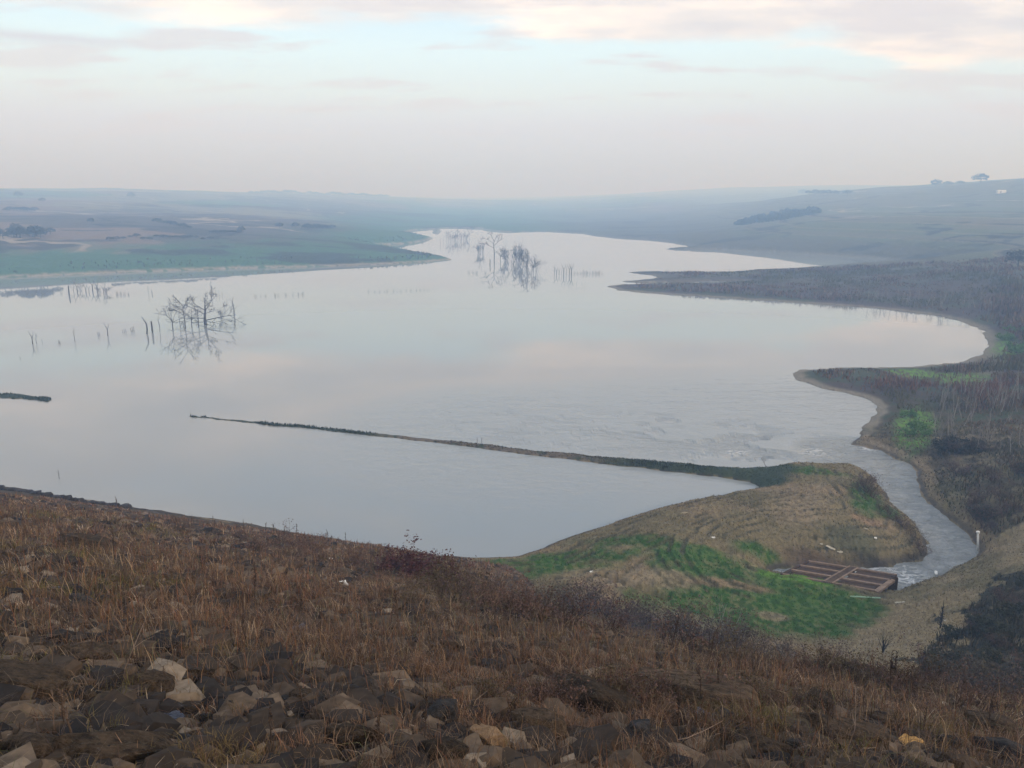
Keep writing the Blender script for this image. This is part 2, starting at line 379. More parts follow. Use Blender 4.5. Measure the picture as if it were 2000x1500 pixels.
v1_, v2_ = lvl(1660, 1238, 1.3), lvl(1790, 1148, 1.3); vd_ = (v2_ - v1_) / np.hypot(*(v2_ - v1_)); vside = (GX - v1_[0]) * vd_[1] - (GY - v1_[1]) * vd_[0]
tanh_ = sstep(R(14), R(16), gA + .03 * (n_m - .5)) * sstep(85, 80, gR) * ~GI * sstep(.8, 1.6, GZ) * (GX > 12) * ~on_right_bank(GX, GY) * sstep(-.8, .8, vside + 2.2 * (n_s - .5) + 2.0 * (n_m - .5))
lay(tanh_, (.27, .215, .125)); lay(tanh_ * sstep(.5, .62, n_m) * .6, (.10, .10, .05)); lay(tanh_ * sstep(.5, .62, n_f) * .6, (.09, .07, .042))
lay(gul_shade * sstep(.28, .40, n_s + .1) * ~GI, (.030, .029, .019)); lay(gul_shade * ~GI * sstep(.55, .66, n_s), (.075, .062, .038))  # gully shade painted into the ground colour, with lighter patches
for q in ((1790, 722, 60, 10, 1.2), (1880, 735, 50, 14, 1.5), (1787, 826, 38, 40, 1.6), (1965, 672, 30, 26, 1.5)): lay(patch(*q) * np.clip(1.0 - 1.0 * sstep(.48, .60, n_f), .1, 1), (.11, .23, .03))
lay(patch(1930, 705, 30, 30, 1) * .6, (.16, .14, .095))
C = np.where((pr > .5)[..., None], C * (.78 + .36 * sstep(.35, .6, n_f))[..., None], C)
# causeway and island turf
dk = seg_dist(GX, GY, lvl([366, 700], [813, 846]), lvl([700, 1480], [846, 932]))
cw = sstep(5.0, 3.0, dk) * (GD > 0) * (gR < 140)
lay(cw, (.040, .056, .032)); lay(cw * sstep(R(-12), R(-8), gA) * sstep(R(10), R(4), gA) * sstep(.45, .6, n_s + .15), (.12, .10, .075)); lay(cw * sstep(.2, .05, GD), (.03, .026, .02))
isl = (GX < -40) & (GY > 95) & (GY < 130) & (GD > 0); lay(isl * 1.0, (.035, .052, .034))
# dam face soil under the dead grass
gi = GI.astype(float)
lay(gi, (.040, .029, .019)); lay(gi * sstep(.45, .6, n_s), (.075, .055, .036)); lay(gi * sstep(.5, .64, n_f), (.020, .015, .011)); lay(gi * sstep(.55, .7, n_m) * .5, (.085, .06, .032)); lay(gi * sstep(11, 6, gR) * sstep(.42, .55, n_s) * .7, (.020, .015, .011))  # last layer paints the shade of crevices between the nearest stones
C *= (.78 + .44 * n_f)[..., None]

# ------------------------------------------------------------------ materials
def mat(name, build):
    m = bpy.data.materials.new(name); m.use_nodes = True; t = m.node_tree
    bs = t.nodes['Principled BSDF']; bs.inputs['Roughness'].default_value = .9
    bs.inputs['Specular IOR Level'].default_value = .2
    build(m, t, bs); return m
def m_attr(bump=0, bscale=6):
    def b(m, t, bs):
        a = t.nodes.new('ShaderNodeAttribute'); a.attribute_name = 'Col'
        t.links.new(a.outputs['Color'], bs.inputs['Base Color'])
        if bump:
            g = t.nodes.new('ShaderNodeNewGeometry'); nz = t.nodes.new('ShaderNodeTexNoise'); nz.inputs['Scale'].default_value = bscale; nz.inputs['Detail'].default_value = 6
            t.links.new(g.outputs['Position'], nz.inputs['Vector'])
            bp = t.nodes.new('ShaderNodeBump'); bp.inputs['Strength'].default_value = 1; bp.inputs['Distance'].default_value = bump
            t.links.new(nz.outputs['Fac'], bp.inputs['Height']); t.links.new(bp.outputs[0], bs.inputs['Normal'])
    return b
M_ground = mat('earth', m_attr(.10, 4)); M_hill = mat('hill_earth', m_attr(1.0, .15)); M_veg = mat('vegetation', m_attr())
def m_noise(c1, c2, scale=6, rough=.85, bump=.0, rnd=.35, spec=.2, detail=6):
    def b(m, t, bs):
        tcn = t.nodes.new('ShaderNodeTexCoord'); nz = t.nodes.new('ShaderNodeTexNoise'); nz.inputs['Scale'].default_value = scale; nz.inputs['Detail'].default_value = detail
        nz.inputs['Roughness'].default_value = .65
        oi = t.nodes.new('ShaderNodeObjectInfo')
        ad = t.nodes.new('ShaderNodeVectorMath'); ad.operation = 'ADD'; mu = t.nodes.new('ShaderNodeMath'); mu.operation = 'MULTIPLY'; mu.inputs[1].default_value = 37
        t.links.new(oi.outputs['Random'], mu.inputs[0]); t.links.new(tcn.outputs['Object'], ad.inputs[0]); t.links.new(mu.outputs[0], ad.inputs[1]); t.links.new(ad.outputs[0], nz.inputs['Vector'])
        rp = t.nodes.new('ShaderNodeValToRGB'); ramp_set(rp, [(.33, c1), (.66, c2)]); t.links.new(nz.outputs['Fac'], rp.inputs[0])
        hs = t.nodes.new('ShaderNodeHueSaturation'); mr = t.nodes.new('ShaderNodeMapRange'); mr.inputs[3].default_value = 1 - rnd; mr.inputs[4].default_value = 1 + rnd
        t.links.new(oi.outputs['Random'], mr.inputs[0]); t.links.new(mr.outputs[0], hs.inputs['Value']); t.links.new(rp.outputs[0], hs.inputs['Color']); t.links.new(hs.outputs[0], bs.inputs['Base Color'])
        bs.inputs['Roughness'].default_value = rough; bs.inputs['Specular IOR Level'].default_value = spec
        if bump:
            bp = t.nodes.new('ShaderNodeBump'); bp.inputs['Strength'].default_value = .9; bp.inputs['Distance'].default_value = bump
            t.links.new(nz.outputs['Fac'], bp.inputs['Height']); t.links.new(bp.outputs[0], bs.inputs['Normal'])
    return b
M_rock = mat('riprap_stone', m_noise((.024, .017, .012), (.122, .084, .054), 5.5, .95, .18, .42, .1, 12))
M_rockd = mat('dark_stone', m_noise((.012, .012, .013), (.052, .047, .044), 4.5, .9, .10, .35, .2, 10))
def m_rubble(m, t, bs):
    g = t.nodes.new('ShaderNodeNewGeometry'); nz = t.nodes.new('ShaderNodeTexNoise'); nz.inputs['Scale'].default_value = 14; nz.inputs['Detail'].default_value = 4
    t.links.new(g.outputs['Position'], nz.inputs['Vector']); rp = t.nodes.new('ShaderNodeValToRGB'); t.links.new(g.outputs['Random Per Island'], rp.inputs[0])
    ramp_set(rp, [(0, (.014, .012, .012)), (.4, (.042, .030, .021)), (.75, (.090, .063, .042)), (.94, (.14, .102, .070)), (1, (.26, .21, .155))])
    mm = t.nodes.new('ShaderNodeMix'); mm.data_type = 'RGBA'; mm.blend_type = 'MULTIPLY'; mm.inputs[0].default_value = .8; r2 = t.nodes.new('ShaderNodeValToRGB'); ramp_set(r2, [(.3, g1(.5)), (.7, g1(1.2))]); t.links.new(nz.outputs['Fac'], r2.inputs[0])
    t.links.new(rp.outputs[0], mm.inputs[6]); t.links.new(r2.outputs[0], mm.inputs[7]); t.links.new(mm.outputs[2], bs.inputs['Base Color'])
def speckle(m):
    t = m.node_tree; bs = t.nodes['Principled BSDF']; src = bs.inputs['Base Color'].links[0].from_socket
    tcn = t.nodes.new('ShaderNodeTexCoord'); cur = src
    for sc, lo_, hi_, c, f in ((26, .60, .66, (.15, .135, .098), .5), (9, .58, .68, (.030, .026, .022), .75), (60, .64, .70, (.18, .155, .115), .4)):
        nz = t.nodes.new('ShaderNodeTexNoise'); nz.inputs['Scale'].default_value = sc; nz.inputs['Detail'].default_value = 5; t.links.new(tcn.outputs['Object'], nz.inputs['Vector'])
        r = t.nodes.new('ShaderNodeMapRange'); r.inputs[1].default_value = lo_; r.inputs[2].default_value = hi_; r.inputs[4].default_value = f; t.links.new(nz.outputs['Fac'], r.inputs[0])
        mm = t.nodes.new('ShaderNodeMix'); mm.data_type = 'RGBA'; t.links.new(r.outputs[0], mm.inputs[0]); t.links.new(cur, mm.inputs[6]); mm.inputs[7].default_value = (*c, 1); cur = mm.outputs[2]
    t.links.new(cur, bs.inputs['Base Color'])
speckle(M_rock)
M_rubble = mat('rubble', m_rubble)
M_rocko = mat('ochre_stone', m_noise((.15, .095, .055), (.27, .18, .105), 3.5, .92, .05, .1))
M_dead = mat('dead_wood', m_noise((.040, .040, .040), (.085, .082, .078), 2, .9, 0, .2))
M_pale = mat('pale_bark', m_noise((.15, .14, .125), (.27, .255, .23), 2, .9, 0, .2))
M_twig = mat('dark_twigs', m_noise((.040, .027, .020), (.085, .058, .042), 3, .9, 0, .3))
M_white = mat('white_paint', m_noise((.62, .61, .57), (.78, .77, .73), 4, .5, 0, .06))
M_timber = mat('weathered_timber', m_noise((.15, .105, .078), (.27, .20, .15), 3, .85, .01, .12))
M_bars = mat('rusty_bars', m_noise((.030, .019, .014), (.075, .048, .034), 3, .8, .01, .15))
M_cream = mat('cream_board', m_noise((.30, .27, .20), (.46, .42, .33), 5, .7, 0, .1))
M_greenp = mat('green_pole', m_noise((.20, .34, .24), (.30, .44, .32), 4, .6, 0, .05))
M_blue = mat('blue_plastic', m_noise((.015, .022, .045), (.05, .065, .11), 8, .35, .02, .25, .5))
M_orange = mat('orange_plastic', m_noise((.42, .22, .06), (.62, .36, .12), 6, .6, .02, .1))

# ------------------------------------------------------------------ mesh from arrays
def mesh_np(name, V, F, Cv=None, smooth=True):
    me = bpy.data.meshes.new(name); F = np.asarray(F, np.int32); k = F.shape[1]
    me.vertices.add(len(V)); me.vertices.foreach_set('co', np.asarray(V, np.float32).ravel())
    me.loops.add(F.size); me.loops.foreach_set('vertex_index', F.ravel())
    me.polygons.add(len(F)); me.polygons.foreach_set('loop_start', np.arange(0, F.size, k, dtype=np.int32)); me.polygons.foreach_set('loop_total', np.full(len(F), k, np.int32))
    if smooth: me.polygons.foreach_set('use_smooth', np.ones(len(F), bool))
    me.update(calc_edges=True)
    if Cv is not None:
        ca = me.color_attributes.new('Col', 'FLOAT_COLOR', 'POINT'); ca.data.foreach_set('color', np.c_[Cv, np.ones(len(Cv))].astype(np.float32).ravel())
    return me

nR, nA = GX.shape
idx = np.arange(nR * nA).reshape(nR, nA)
FQ = np.stack([idx[:-1, :-1], idx[:-1, 1:], idx[1:, 1:], idx[1:, :-1]], -1).reshape(-1, 4)[:, ::-1]
fr_ = gR.ravel()[FQ].mean(1); fi = GI.ravel()[FQ].mean(1) > .5; fcw = (cw.ravel()[FQ].mean(1) > .3) & ~fi; fil = isl.ravel()[FQ].any(1)
zmax = GZ.ravel()[FQ].max(1)
cls = np.where(fi, 0, np.where(fcw, 1, np.where(fil, 2, np.where(fr_ > 300, 3, 4))))
VV = np.stack([GX, GY, GZ], -1).reshape(-1, 3); CC = C.reshape(-1, 3)
def submesh(name, sel, m):
    f = FQ[sel]; u, inv = np.unique(f, return_inverse=True)
    o = link(name, mesh_np(name, VV[u], inv.reshape(-1, 4), CC[u])); o.data.materials.append(m)
    o['kind'] = 'structure'; return o
submesh('embankment', cls == 0, M_ground); submesh('causeway', cls == 1, M_ground); submesh('island', cls == 2, M_ground)
submesh('hills', cls == 3, M_hill); submesh('ground', cls == 4, M_ground)

# ------------------------------------------------------------------ water
wr = np.arange(0, nR, 2); wr = wr[RR[wr] > 30]; wa = np.where(np.abs(AZ) < R(75))[0]; wa = wa[::2]
wX, wY = GX[np.ix_(wr, wa)], GY[np.ix_(wr, wa)]; wD = GD[np.ix_(wr, wa)]; wI = GI[np.ix_(wr, wa)]; wZ = GZ[np.ix_(wr, wa)]
riv = lvl([1500, 1620, 1760, 1850, 1858, 1800, 1750, 1700], [1118, 1122, 1114, 1080, 1040, 985, 930, 893])
plm = lvl([1700, 1600, 1450, 1250, 1000], [893, 884, 868, 846, 830])
dr = seg_dist(wX, wY, riv[:-1], riv[1:])
turb = sstep(9, 5, dr)
for i in range(len(plm) - 1):
    w_ = 3.5 + 3.0 * i; turb = np.maximum(turb, (1 - .23 * i) * sstep(w_ * 1.9, w_ * .3, seg_dist(wX, wY, plm[i:i + 1], plm[i + 1:i + 2])))
swirl = fbm(wX * .22 + 2 * fbm(wX * .1, wY * .1, 2, 91), wY * .32, 4, 93)
inr = sstep(10, 7, dr)
turb = turb * np.maximum(inr, .08 + .6 * sstep(.44, .60, swirl)); turb = np.clip(turb, 0, 1)
mild = seg_dist(wX, wY, lvl([1650], [800]), lvl([1000], [840])); turb = np.maximum(turb, .12 * sstep(35, 8, mild))
foam = np.zeros_like(turb)
for px, py, rx, ry, w_ in ((1590, 884, 26, 6, 1), (1690, 876, 20, 5, .8), (1440, 884, 26, 7, .7), (1505, 1118, 26, 9, 1), (1770, 1128, 34, 16, 1.3), (1660, 1112, 60, 5, .8), (1745, 1106, 60, 6, .5), (1850, 1060, 60, 60, .16), (1760, 960, 50, 60, .14)):
    x, y = lvl(px, py); x1, y1 = lvl(px + rx, py); xa, ya = lvl(px, py - ry)
    foam += w_ * np.exp(-((wX - x) / (x1 - x)) ** 2 - ((wY - y) / (ya - y)) ** 2)
wi = np.arange(wX.size).reshape(wX.shape)
WF = np.stack([wi[:-1, :-1], wi[:-1, 1:], wi[1:, 1:], wi[1:, :-1]], -1).reshape(-1, 4)[:, ::-1]
keep = (wD.ravel()[WF].min(1) < 3) & (wZ.ravel()[WF].min(1) < .3)
WF = WF[keep]; u, inv = np.unique(WF, return_inverse=True)
# the stream runs in real low waves
zw = (turb * .30 * (fbm(wX * .9 + .4 * wY, wY * .9, 3, 95) - .5)).ravel()
wv = np.stack([wX.ravel()[u], wY.ravel()[u], zw[u]], -1)
wm = mesh_np('water', wv, inv.reshape(-1, 4))
for nm, arr in (('turb', turb), ('foam', foam)):
    at_ = wm.attributes.new(nm, 'FLOAT', 'POINT'); at_.data.foreach_set('value', arr.ravel()[u].astype(np.float32))
def m_water(m, t, bs):
    nd = t.nodes.new; lk = t.links.new
    geo = nd('ShaderNodeNewGeometry'); tb = nd('ShaderNodeAttribute'); tb.attribute_name = 'turb'; fo = nd('ShaderNodeAttribute'); fo.attribute_name = 'foam'
    def noise(scale, detail, sc=(1, 1, 1), rough=.55, dist=0):
        mp = nd('ShaderNodeMapping'); mp.inputs['Scale'].default_value = sc; lk(geo.outputs['Position'], mp.inputs[0])
        q = nd('ShaderNodeTexNoise'); q.inputs['Scale'].default_value = scale; q.inputs['Detail'].default_value = detail; q.inputs['Roughness'].default_value = rough
        q.inputs['Distortion'].default_value = dist; lk(mp.outputs[0], q.inputs['Vector']); return q.outputs['Fac']
    def mth(op, a, b):
        k = nd('ShaderNodeMath'); k.operation = op
        for i, v in ((0, a), (1, b)):
            if isinstance(v, (int, float)): k.inputs[i].default_value = v
            else: lk(v, k.inputs[i])
        return k.outputs[0]
    calm = mth('MULTIPLY', noise(1.2, 3, (.6, 1, 1)), .0016)
    wind = mth('MULTIPLY', noise(.05, 3, (.3, 1, 1)), .0)
    wv1 = noise(1.1, 5, (.75, 1.25, 1), .6, .6)
    wv2 = noise(.35, 4, (.7, 1.3, 1), .6, 1.0)
    hgt = mth('ADD', mth('ADD', calm, wind), mth('MULTIPLY', tb.outputs['Fac'], mth('ADD', mth('MULTIPLY', wv1, .6), mth('MULTIPLY', wv2, 1.3))))
    bp = nd('ShaderNodeBump'); bp.inputs['Strength'].default_value = 1; bp.inputs['Distance'].default_value = 1.0; lk(hgt, bp.inputs['Height']); lk(bp.outputs[0], bs.inputs['Normal'])
    fn = nd('ShaderNodeValToRGB'); ramp_set(fn, [(.46, g1(0)), (.60, g1(1))]); lk(noise(1.6, 6, (.6, 1.2, 1), .65, 1.2), fn.inputs[0])
    ff = mth('MULTIPLY', fo.outputs['Fac'], fn.outputs[0])
    mxn = nd('ShaderNodeMix'); mxn.data_type = 'RGBA'; mxn.clamp_factor = True; lk(ff, mxn.inputs[0]); mxn.inputs[6].default_value = (.250, .272, .278, 1); mxn.inputs[7].default_value = (.75, .76, .77, 1)
    lk(mxn.outputs[2], bs.inputs['Base Color'])
    rg = mth('ADD', mth('MULTIPLY', ff, .5), mth('ADD', mth('MULTIPLY', tb.outputs['Fac'], .12), .02)); lk(rg, bs.inputs['Roughness'])
    bs.inputs['IOR'].default_value = 1.42; bs.inputs['Specular IOR Level'].default_value = .5
wo = link('water', wm); wm.materials.append(mat('water', m_water)); wo['kind'] = 'structure'

# ------------------------------------------------------------------ haze
def box(name, lo, hi, m):
    v = [(x, y, z) for z in (lo[2], hi[2]) for y in (lo[1], hi[1]) for x in (lo[0], hi[0])]
    f = [(0, 2, 3, 1), (4, 5, 7, 6), (0, 1, 5, 4), (2, 6, 7, 3), (0, 4, 6, 2), (1, 3, 7, 5)]
    me = bpy.data.meshes.new(name); me.from_pydata(v, [], f); me.materials.append(m); return link(name, me)
hm = bpy.data.materials.new('haze'); hm.use_nodes = True; ht = hm.node_tree; ht.nodes.clear()
ho = ht.nodes.new('ShaderNodeOutputMaterial'); hv = ht.nodes.new('ShaderNodeVolumePrincipled'); ht.links.new(hv.outputs[0], ho.inputs['Volume'])
hv.inputs['Color'].default_value = (.60, .97, 1.56, 1); hv.inputs['Absorption Color'].default_value = (1, 1, 1, 1); hv.inputs['Density'].default_value = .00098; hv.inputs['Anisotropy'].default_value = .2
hz = box('haze', (-11500, -11500, -60), (11500, 11500, 112), hm); hz['kind'] = 'stuff'
tag(hz, 'pale blue grey mist lying over the reservoir and its hills', 'haze')

# ================================================================== vegetation as masses (stuff)
RNG = np.random.default_rng(7); random.seed(7)
def blades(name, P, h, w, lean, col, m=None, kind='stuff', az=None):
    """thin bent blades rooted at P: one mesh"""
    nB = len(P); a = RNG.uniform(0, 6.283, nB) if az is None else az
    fa = RNG.uniform(0, 6.283, nB)                      # facing of the flat side
    ld = np.stack([np.cos(a), np.sin(a), np.zeros(nB)], -1) * (lean * h)[:, None]
    sd_ = np.stack([np.cos(fa), np.sin(fa), RNG.uniform(-.3, .3, nB)], -1) * (w * .5)[:, None]
    up = np.zeros((nB, 3)); up[:, 2] = 1
    mid = P + ld * .35 + up * (h * .58)[:, None]; tip = P + ld + up * (h * np.sqrt(np.clip(1 - (lean * .8) ** 2, .1, 1)))[:, None]
    V = np.stack([P - sd_, P + sd_, mid + sd_ * .8, mid - sd_ * .8, tip + sd_ * .25, tip - sd_ * .25], 1).reshape(-1, 3)
    b = np.arange(nB)[:, None] * 6
    F = np.concatenate([b + np.array([0, 1, 2, 3]), b + np.array([3, 2, 4, 5])])
    o = link(name, mesh_np(name, V, F, np.repeat(col, 6, 0), smooth=False)); o.data.materials.append(m or M_veg); o['kind'] = kind
    return o

def pal(n_, cols, wts, var=.22):
    c = np.array(cols)[RNG.choice(len(cols), n_, p=np.array(wts) / sum(wts))]
    return c * (1 + RNG.uniform(-var, var, (n_, 1)))

def on(X, Y): return np.stack([X, Y, ground(X, Y)], -1)

# dead grass on the embankment, in tufts, over a litter of short broken straw
def dam_pts(n_, r0, r1, pw):
    r_ = (r0 ** pw + RNG.random(n_) * (r1 ** pw - r0 ** pw)) ** (1 / pw); a_ = RNG.uniform(R(-46), R(47), n_); X, Y = r_ * np.sin(a_), r_ * np.cos(a_)
    ok = (ground(X, Y, GI.astype(float)) > .6) & (ground(X, Y, GD) > .4); return X[ok], Y[ok], r_[ok]
DRY = [(.20, .132, .083), (.110, .070, .047), (.140, .074, .045), (.115, .092, .074), (.34, .265, .19), (.060, .043, .034)]
X, Y, r_ = dam_pts(40000, 3.0, 62, .42)
dn = fbm(X * .55, Y * .55, 4, 101); dn2 = fbm(X * .16, Y * .16, 3, 103)
ok = RNG.random(len(X)) < np.clip((dn - .38) * 5 + sstep(7, 18, r_) * .45 - sstep(11, 6, r_) * .02, .08, 1); X, Y, r_, dn, dn2 = (q[ok] for q in (X, Y, r_, dn, dn2)); nT = len(X); K = 15
tc_ = pal(nT, DRY, [3, 4, 2.5, 2, 1, 1.5], .35)
gm = (sstep(.57, .66, fbm(X * .3 + 9, Y * .3, 3, 107)) * (RNG.random(nT) < .5))[:, None]; tc_ = tc_ + gm * (np.array([.12, .105, .036]) - tc_)
rm = sstep(.50, .62, fbm(X * .22 + 40, Y * .22, 3, 109))[:, None]; tc_ = tc_ + rm * .35 * (np.array([.17, .088, .050]) - tc_)
th = (.07 + .26 * dn * RNG.random(nT) ** 1.3) * (.85 + .2 * sstep(6, 13, r_)) * (1 + .35 * sstep(.5, .62, dn2)); tr_ = .03 + .09 * RNG.random(nT) + r_ * .0035
X = np.repeat(X, K); Y = np.repeat(Y, K); r_ = np.repeat(r_, K); nB = len(X); an = RNG.uniform(0, 6.283, nB); ra = np.repeat(tr_, K) * RNG.random(nB) ** .7
X = X + ra * np.cos(an); Y = Y + ra * np.sin(an); P = on(X, Y); P[:, 2] += -.02 + .05 * sstep(16, 8, r_)
blades('dead_grass', P, np.repeat(th, K) * RNG.uniform(.5, 1.15, nB), np.maximum(.0035, r_ * .00072), RNG.uniform(.15, 1.0, nB), np.repeat(tc_, K, 0) * RNG.uniform(.55, 1.5, (nB, 1)), az=an + RNG.normal(0, .7, nB))
tag(bpy.data.objects['dead_grass'], 'tufts of brown dead grass all over the stony embankment in front', 'grass')
X, Y, r_ = dam_pts(130000, 3.0, 62, .42); dn3 = fbm(X * 1.6, Y * 1.6, 3, 104); ok = RNG.random(len(X)) < np.clip((dn3 - .35) * 4, .05, 1); X, Y, r_ = X[ok], Y[ok], r_[ok]; nB = len(X)
blades('straw_litter', on(X, Y), RNG.uniform(.03, .12, nB), np.maximum(.004, r_ * .0008), RNG.uniform(.6, 1.2, nB), pal(nB, DRY, [3, 4, 2, 2, 1.2, 2], .4))
tag(bpy.data.objects['straw_litter'], 'short broken straw littering the ground between the stones', 'straw')

# taller dry weed stems standing through it, in drifts
nB = 30000
r_ = (3.6 ** .5 + RNG.random(nB) * (58 ** .5 - 3.6 ** .5)) ** 2; a_ = RNG.uniform(R(-43), R(43), nB)
X, Y = r_ * np.sin(a_), r_ * np.cos(a_); wn = fbm(X * .28 + 5, Y * .28, 4, 113)
ok = (ground(X, Y, GI.astype(float)) > .6) & (RNG.random(nB) < np.clip((wn - .44) * 6, .03, 1)) & (ground(X, Y, GD) > .5)
X, Y, r_ = X[ok], Y[ok], r_[ok]; nB = len(X); P = on(X, Y)
blades('dry_weeds', P, RNG.uniform(.16, .50, nB) * (1 - .35 * sstep(9, 5, r_)), np.maximum(.004, r_ * .0008), RNG.uniform(.05, .5, nB),
       pal(nB, [(.13, .075, .043), (.20, .12, .062), (.075, .05, .04), (.30, .22, .14), (.16, .07, .038)], [4, 3, 3, 1, 2], .35))
tag(bpy.data.objects['dry_weeds'], 'drifts of thin brown weed stems standing above the dead grass', 'weeds')

# long pale stems and runners lying and arching between the stones
nB = 42000
r_ = (3.0 ** .4 + RNG.random(nB) * (40 ** .4 - 3.0 ** .4)) ** (1 / .4); a_ = RNG.uniform(R(-43), R(43), nB)
X, Y = r_ * np.sin(a_), r_ * np.cos(a_); ok = (ground(X, Y, GI.astype(float)) > .6) & (fbm(X * .5 + 77, Y * .5, 3, 115) > .40)
X, Y, r_ = X[ok], Y[ok], r_[ok]; nB = len(X)
blades('dry_runners', on(X, Y), RNG.uniform(.15, .48, nB) * (.45 + .55 * sstep(4, 11, r_)), np.maximum(.0035, r_ * .0007), RNG.uniform(.7, 1.25, nB),
       pal(nB, [(.22, .165, .11), (.135, .092, .060), (.085, .058, .042), (.10, .10, .045)], [1.3, 3, 4, 1], .35))
tag(bpy.data.objects['dry_runners'], 'long pale dry runners arching between stones in front', 'stems')

# turf on the promontory and the tan bank: takes the colour of the ground under it
nB = 170000
r_ = RNG.uniform(38 ** .7, 104 ** .7, nB) ** (1 / .7); a_ = RNG.uniform(R(-10), R(42), nB); X, Y = r_ * np.sin(a_), r_ * np.cos(a_)
gd = ground(X, Y, GD); ok = (gd > .35) & (ground(X, Y, GI.astype(float)) < .3) & (ground(X, Y) > .1)
X, Y, r_ = X[ok], Y[ok], r_[ok]; nB = len(X); P = on(X, Y); P[:, 2] -= .02
col = np.stack([ground(X, Y, C[..., k]) for k in range(3)], -1) * RNG.uniform(.65, 1.6, (nB, 1))
tn = fbm(X * .6, Y * .6, 3, 117)
blades('turf', P, (.05 + .22 * tn * RNG.random(nB)), r_ * .0009, RNG.uniform(.2, 1, nB), col)
tag(bpy.data.objects['turf'], 'short tan and green turf covering the promontory and bank', 'grass')

# scrub on the right bank and the spits
nB = 150000
r_ = RNG.uniform(66 ** .5, 345 ** .5, nB) ** 2; a_ = RNG.uniform(R(5), R(44), nB); X, Y = r_ * np.sin(a_), r_ * np.cos(a_)
gd = ground(X, Y, GD); gz = ground(X, Y); wd = np.clip(r_ / 90, .9, 3.2)
lime = np.zeros(nB)
for q in ((1790, 722, 60, 10, 1.2), (1880, 735, 50, 14, 1.5), (1787, 822, 34, 34, 1.6), (1930, 705, 34, 30, 1)):
    c0 = lvl(q[0], q[1], q[4]); rad = abs(lvl(q[0] + q[2], q[1], q[4])[0] - c0[0]); lime = np.maximum(lime, (np.hypot(X - c0[0], (Y - c0[1]) * .55) < rad))
sn = fbm(X / 14, Y / 14, 4, 121); sn2 = fbm(X / 5, Y / 5, 3, 123)
azo = on_right_bank(X, Y) | (r_ > 150)
ok = (gd > np.where((r_ < 100) & (Y < 88), .25, wd * 1.9) + 2.0 * (sn - .5)) & azo & (gz > .25) & (RNG.random(nB) < np.clip((sn2 - .33) * 5, .10, 1)) & ~((lime > 0) & (RNG.random(nB) < .85)) 
X, Y, r_, sn, sn2, gd, a_ = (q[ok] for q in (X, Y, r_, sn, sn2, gd, a_)); nB = len(X); P = on(X, Y); P[:, 2] -= .03
h = (.25 + 1.2 * sn2 * RNG.random(nB)) * np.clip(.35 + gd / 12, .35, 1.25)
h = h * (1 + .9 * sstep(140, 170, r_)); h = h * np.where((r_ < 100) & (Y < 88), 1.35, 1) * np.where((r_ < 135) & (r_ > 112) & (Y > 108), 1.25, 1)
cf = pal(nB, [(.085, .062, .060), (.060, .045, .040), (.105, .085, .075), (.050, .055, .034), (.038, .03, .027)], [4, 3, 2, 2, 2])
cn = pal(nB, [(.070, .052, .028), (.042, .050, .020), (.11, .068, .036), (.034, .028, .018), (.14, .11, .062)], [3, 3, 1.4, 2, 1.2], .35)
hd_ = ((r_ < 137) & (r_ > 110) & (Y > 106))[:, None]; cf = np.where(hd_ & (RNG.random(nB) < .7)[:, None], np.array([.085, .050, .044]) * RNG.uniform(.6, 1.4, (nB, 1)), cf)
gsel = sstep(.53, .63, fbm(X / 18 + 3, Y / 18, 3, 127))[:, None]
cf = cf + gsel * .8 * (np.array([.050, .062, .036]) - cf); cn = cn + gsel * .6 * (np.array([.040, .052, .022]) - cn)
f_ = np.maximum(sstep(100, 118, r_)[:, None], hd_)
h = h * .8 * (.5 + .85 * sstep(.38, .62, fbm(X / 22 + 7, Y / 22, 3, 181))) * np.where(Y > 225, .6, 1)
blades('scrub', P, h, r_ * .0012, RNG.uniform(.05, .6, nB), (cn + f_ * (cf - cn)) * np.array([1.7, 1.45, 1.12]) * np.where((r_ < 100) & (Y < 88), .72, 1)[:, None])
tag(bpy.data.objects['scrub'], 'dense leafless purple brown scrub covering the right bank and spits', 'scrub')

# weeds filling the gully on the right, coloured dark in place of shade
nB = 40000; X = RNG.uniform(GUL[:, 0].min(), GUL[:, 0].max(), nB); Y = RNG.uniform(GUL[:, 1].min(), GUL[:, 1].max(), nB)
ok = inside(X, Y, GUL) & (ground(X, Y, gul_shade) > .5) & (ground(X, Y, GI.astype(float)) < .6) & (RNG.random(nB) < np.clip((fbm(X * .5, Y * .5, 3, 161) - .42) * 5, .04, 1)); X, Y = X[ok], Y[ok]; nB = len(X); r_ = np.hypot(X, Y)
blades('gully_shade_weeds', on(X, Y), RNG.uniform(.15, .75, nB), r_ * .0011, RNG.uniform(.1, .8, nB), pal(nB, [(.045, .046, .026), (.065, .052, .032), (.030, .030, .022), (.12, .095, .058)], [3, 3, 2, 1.5], .35))
tag(bpy.data.objects['gully_shade_weeds'], 'matted weeds coloured dark as the shade in the gully at the right edge', 'weeds')

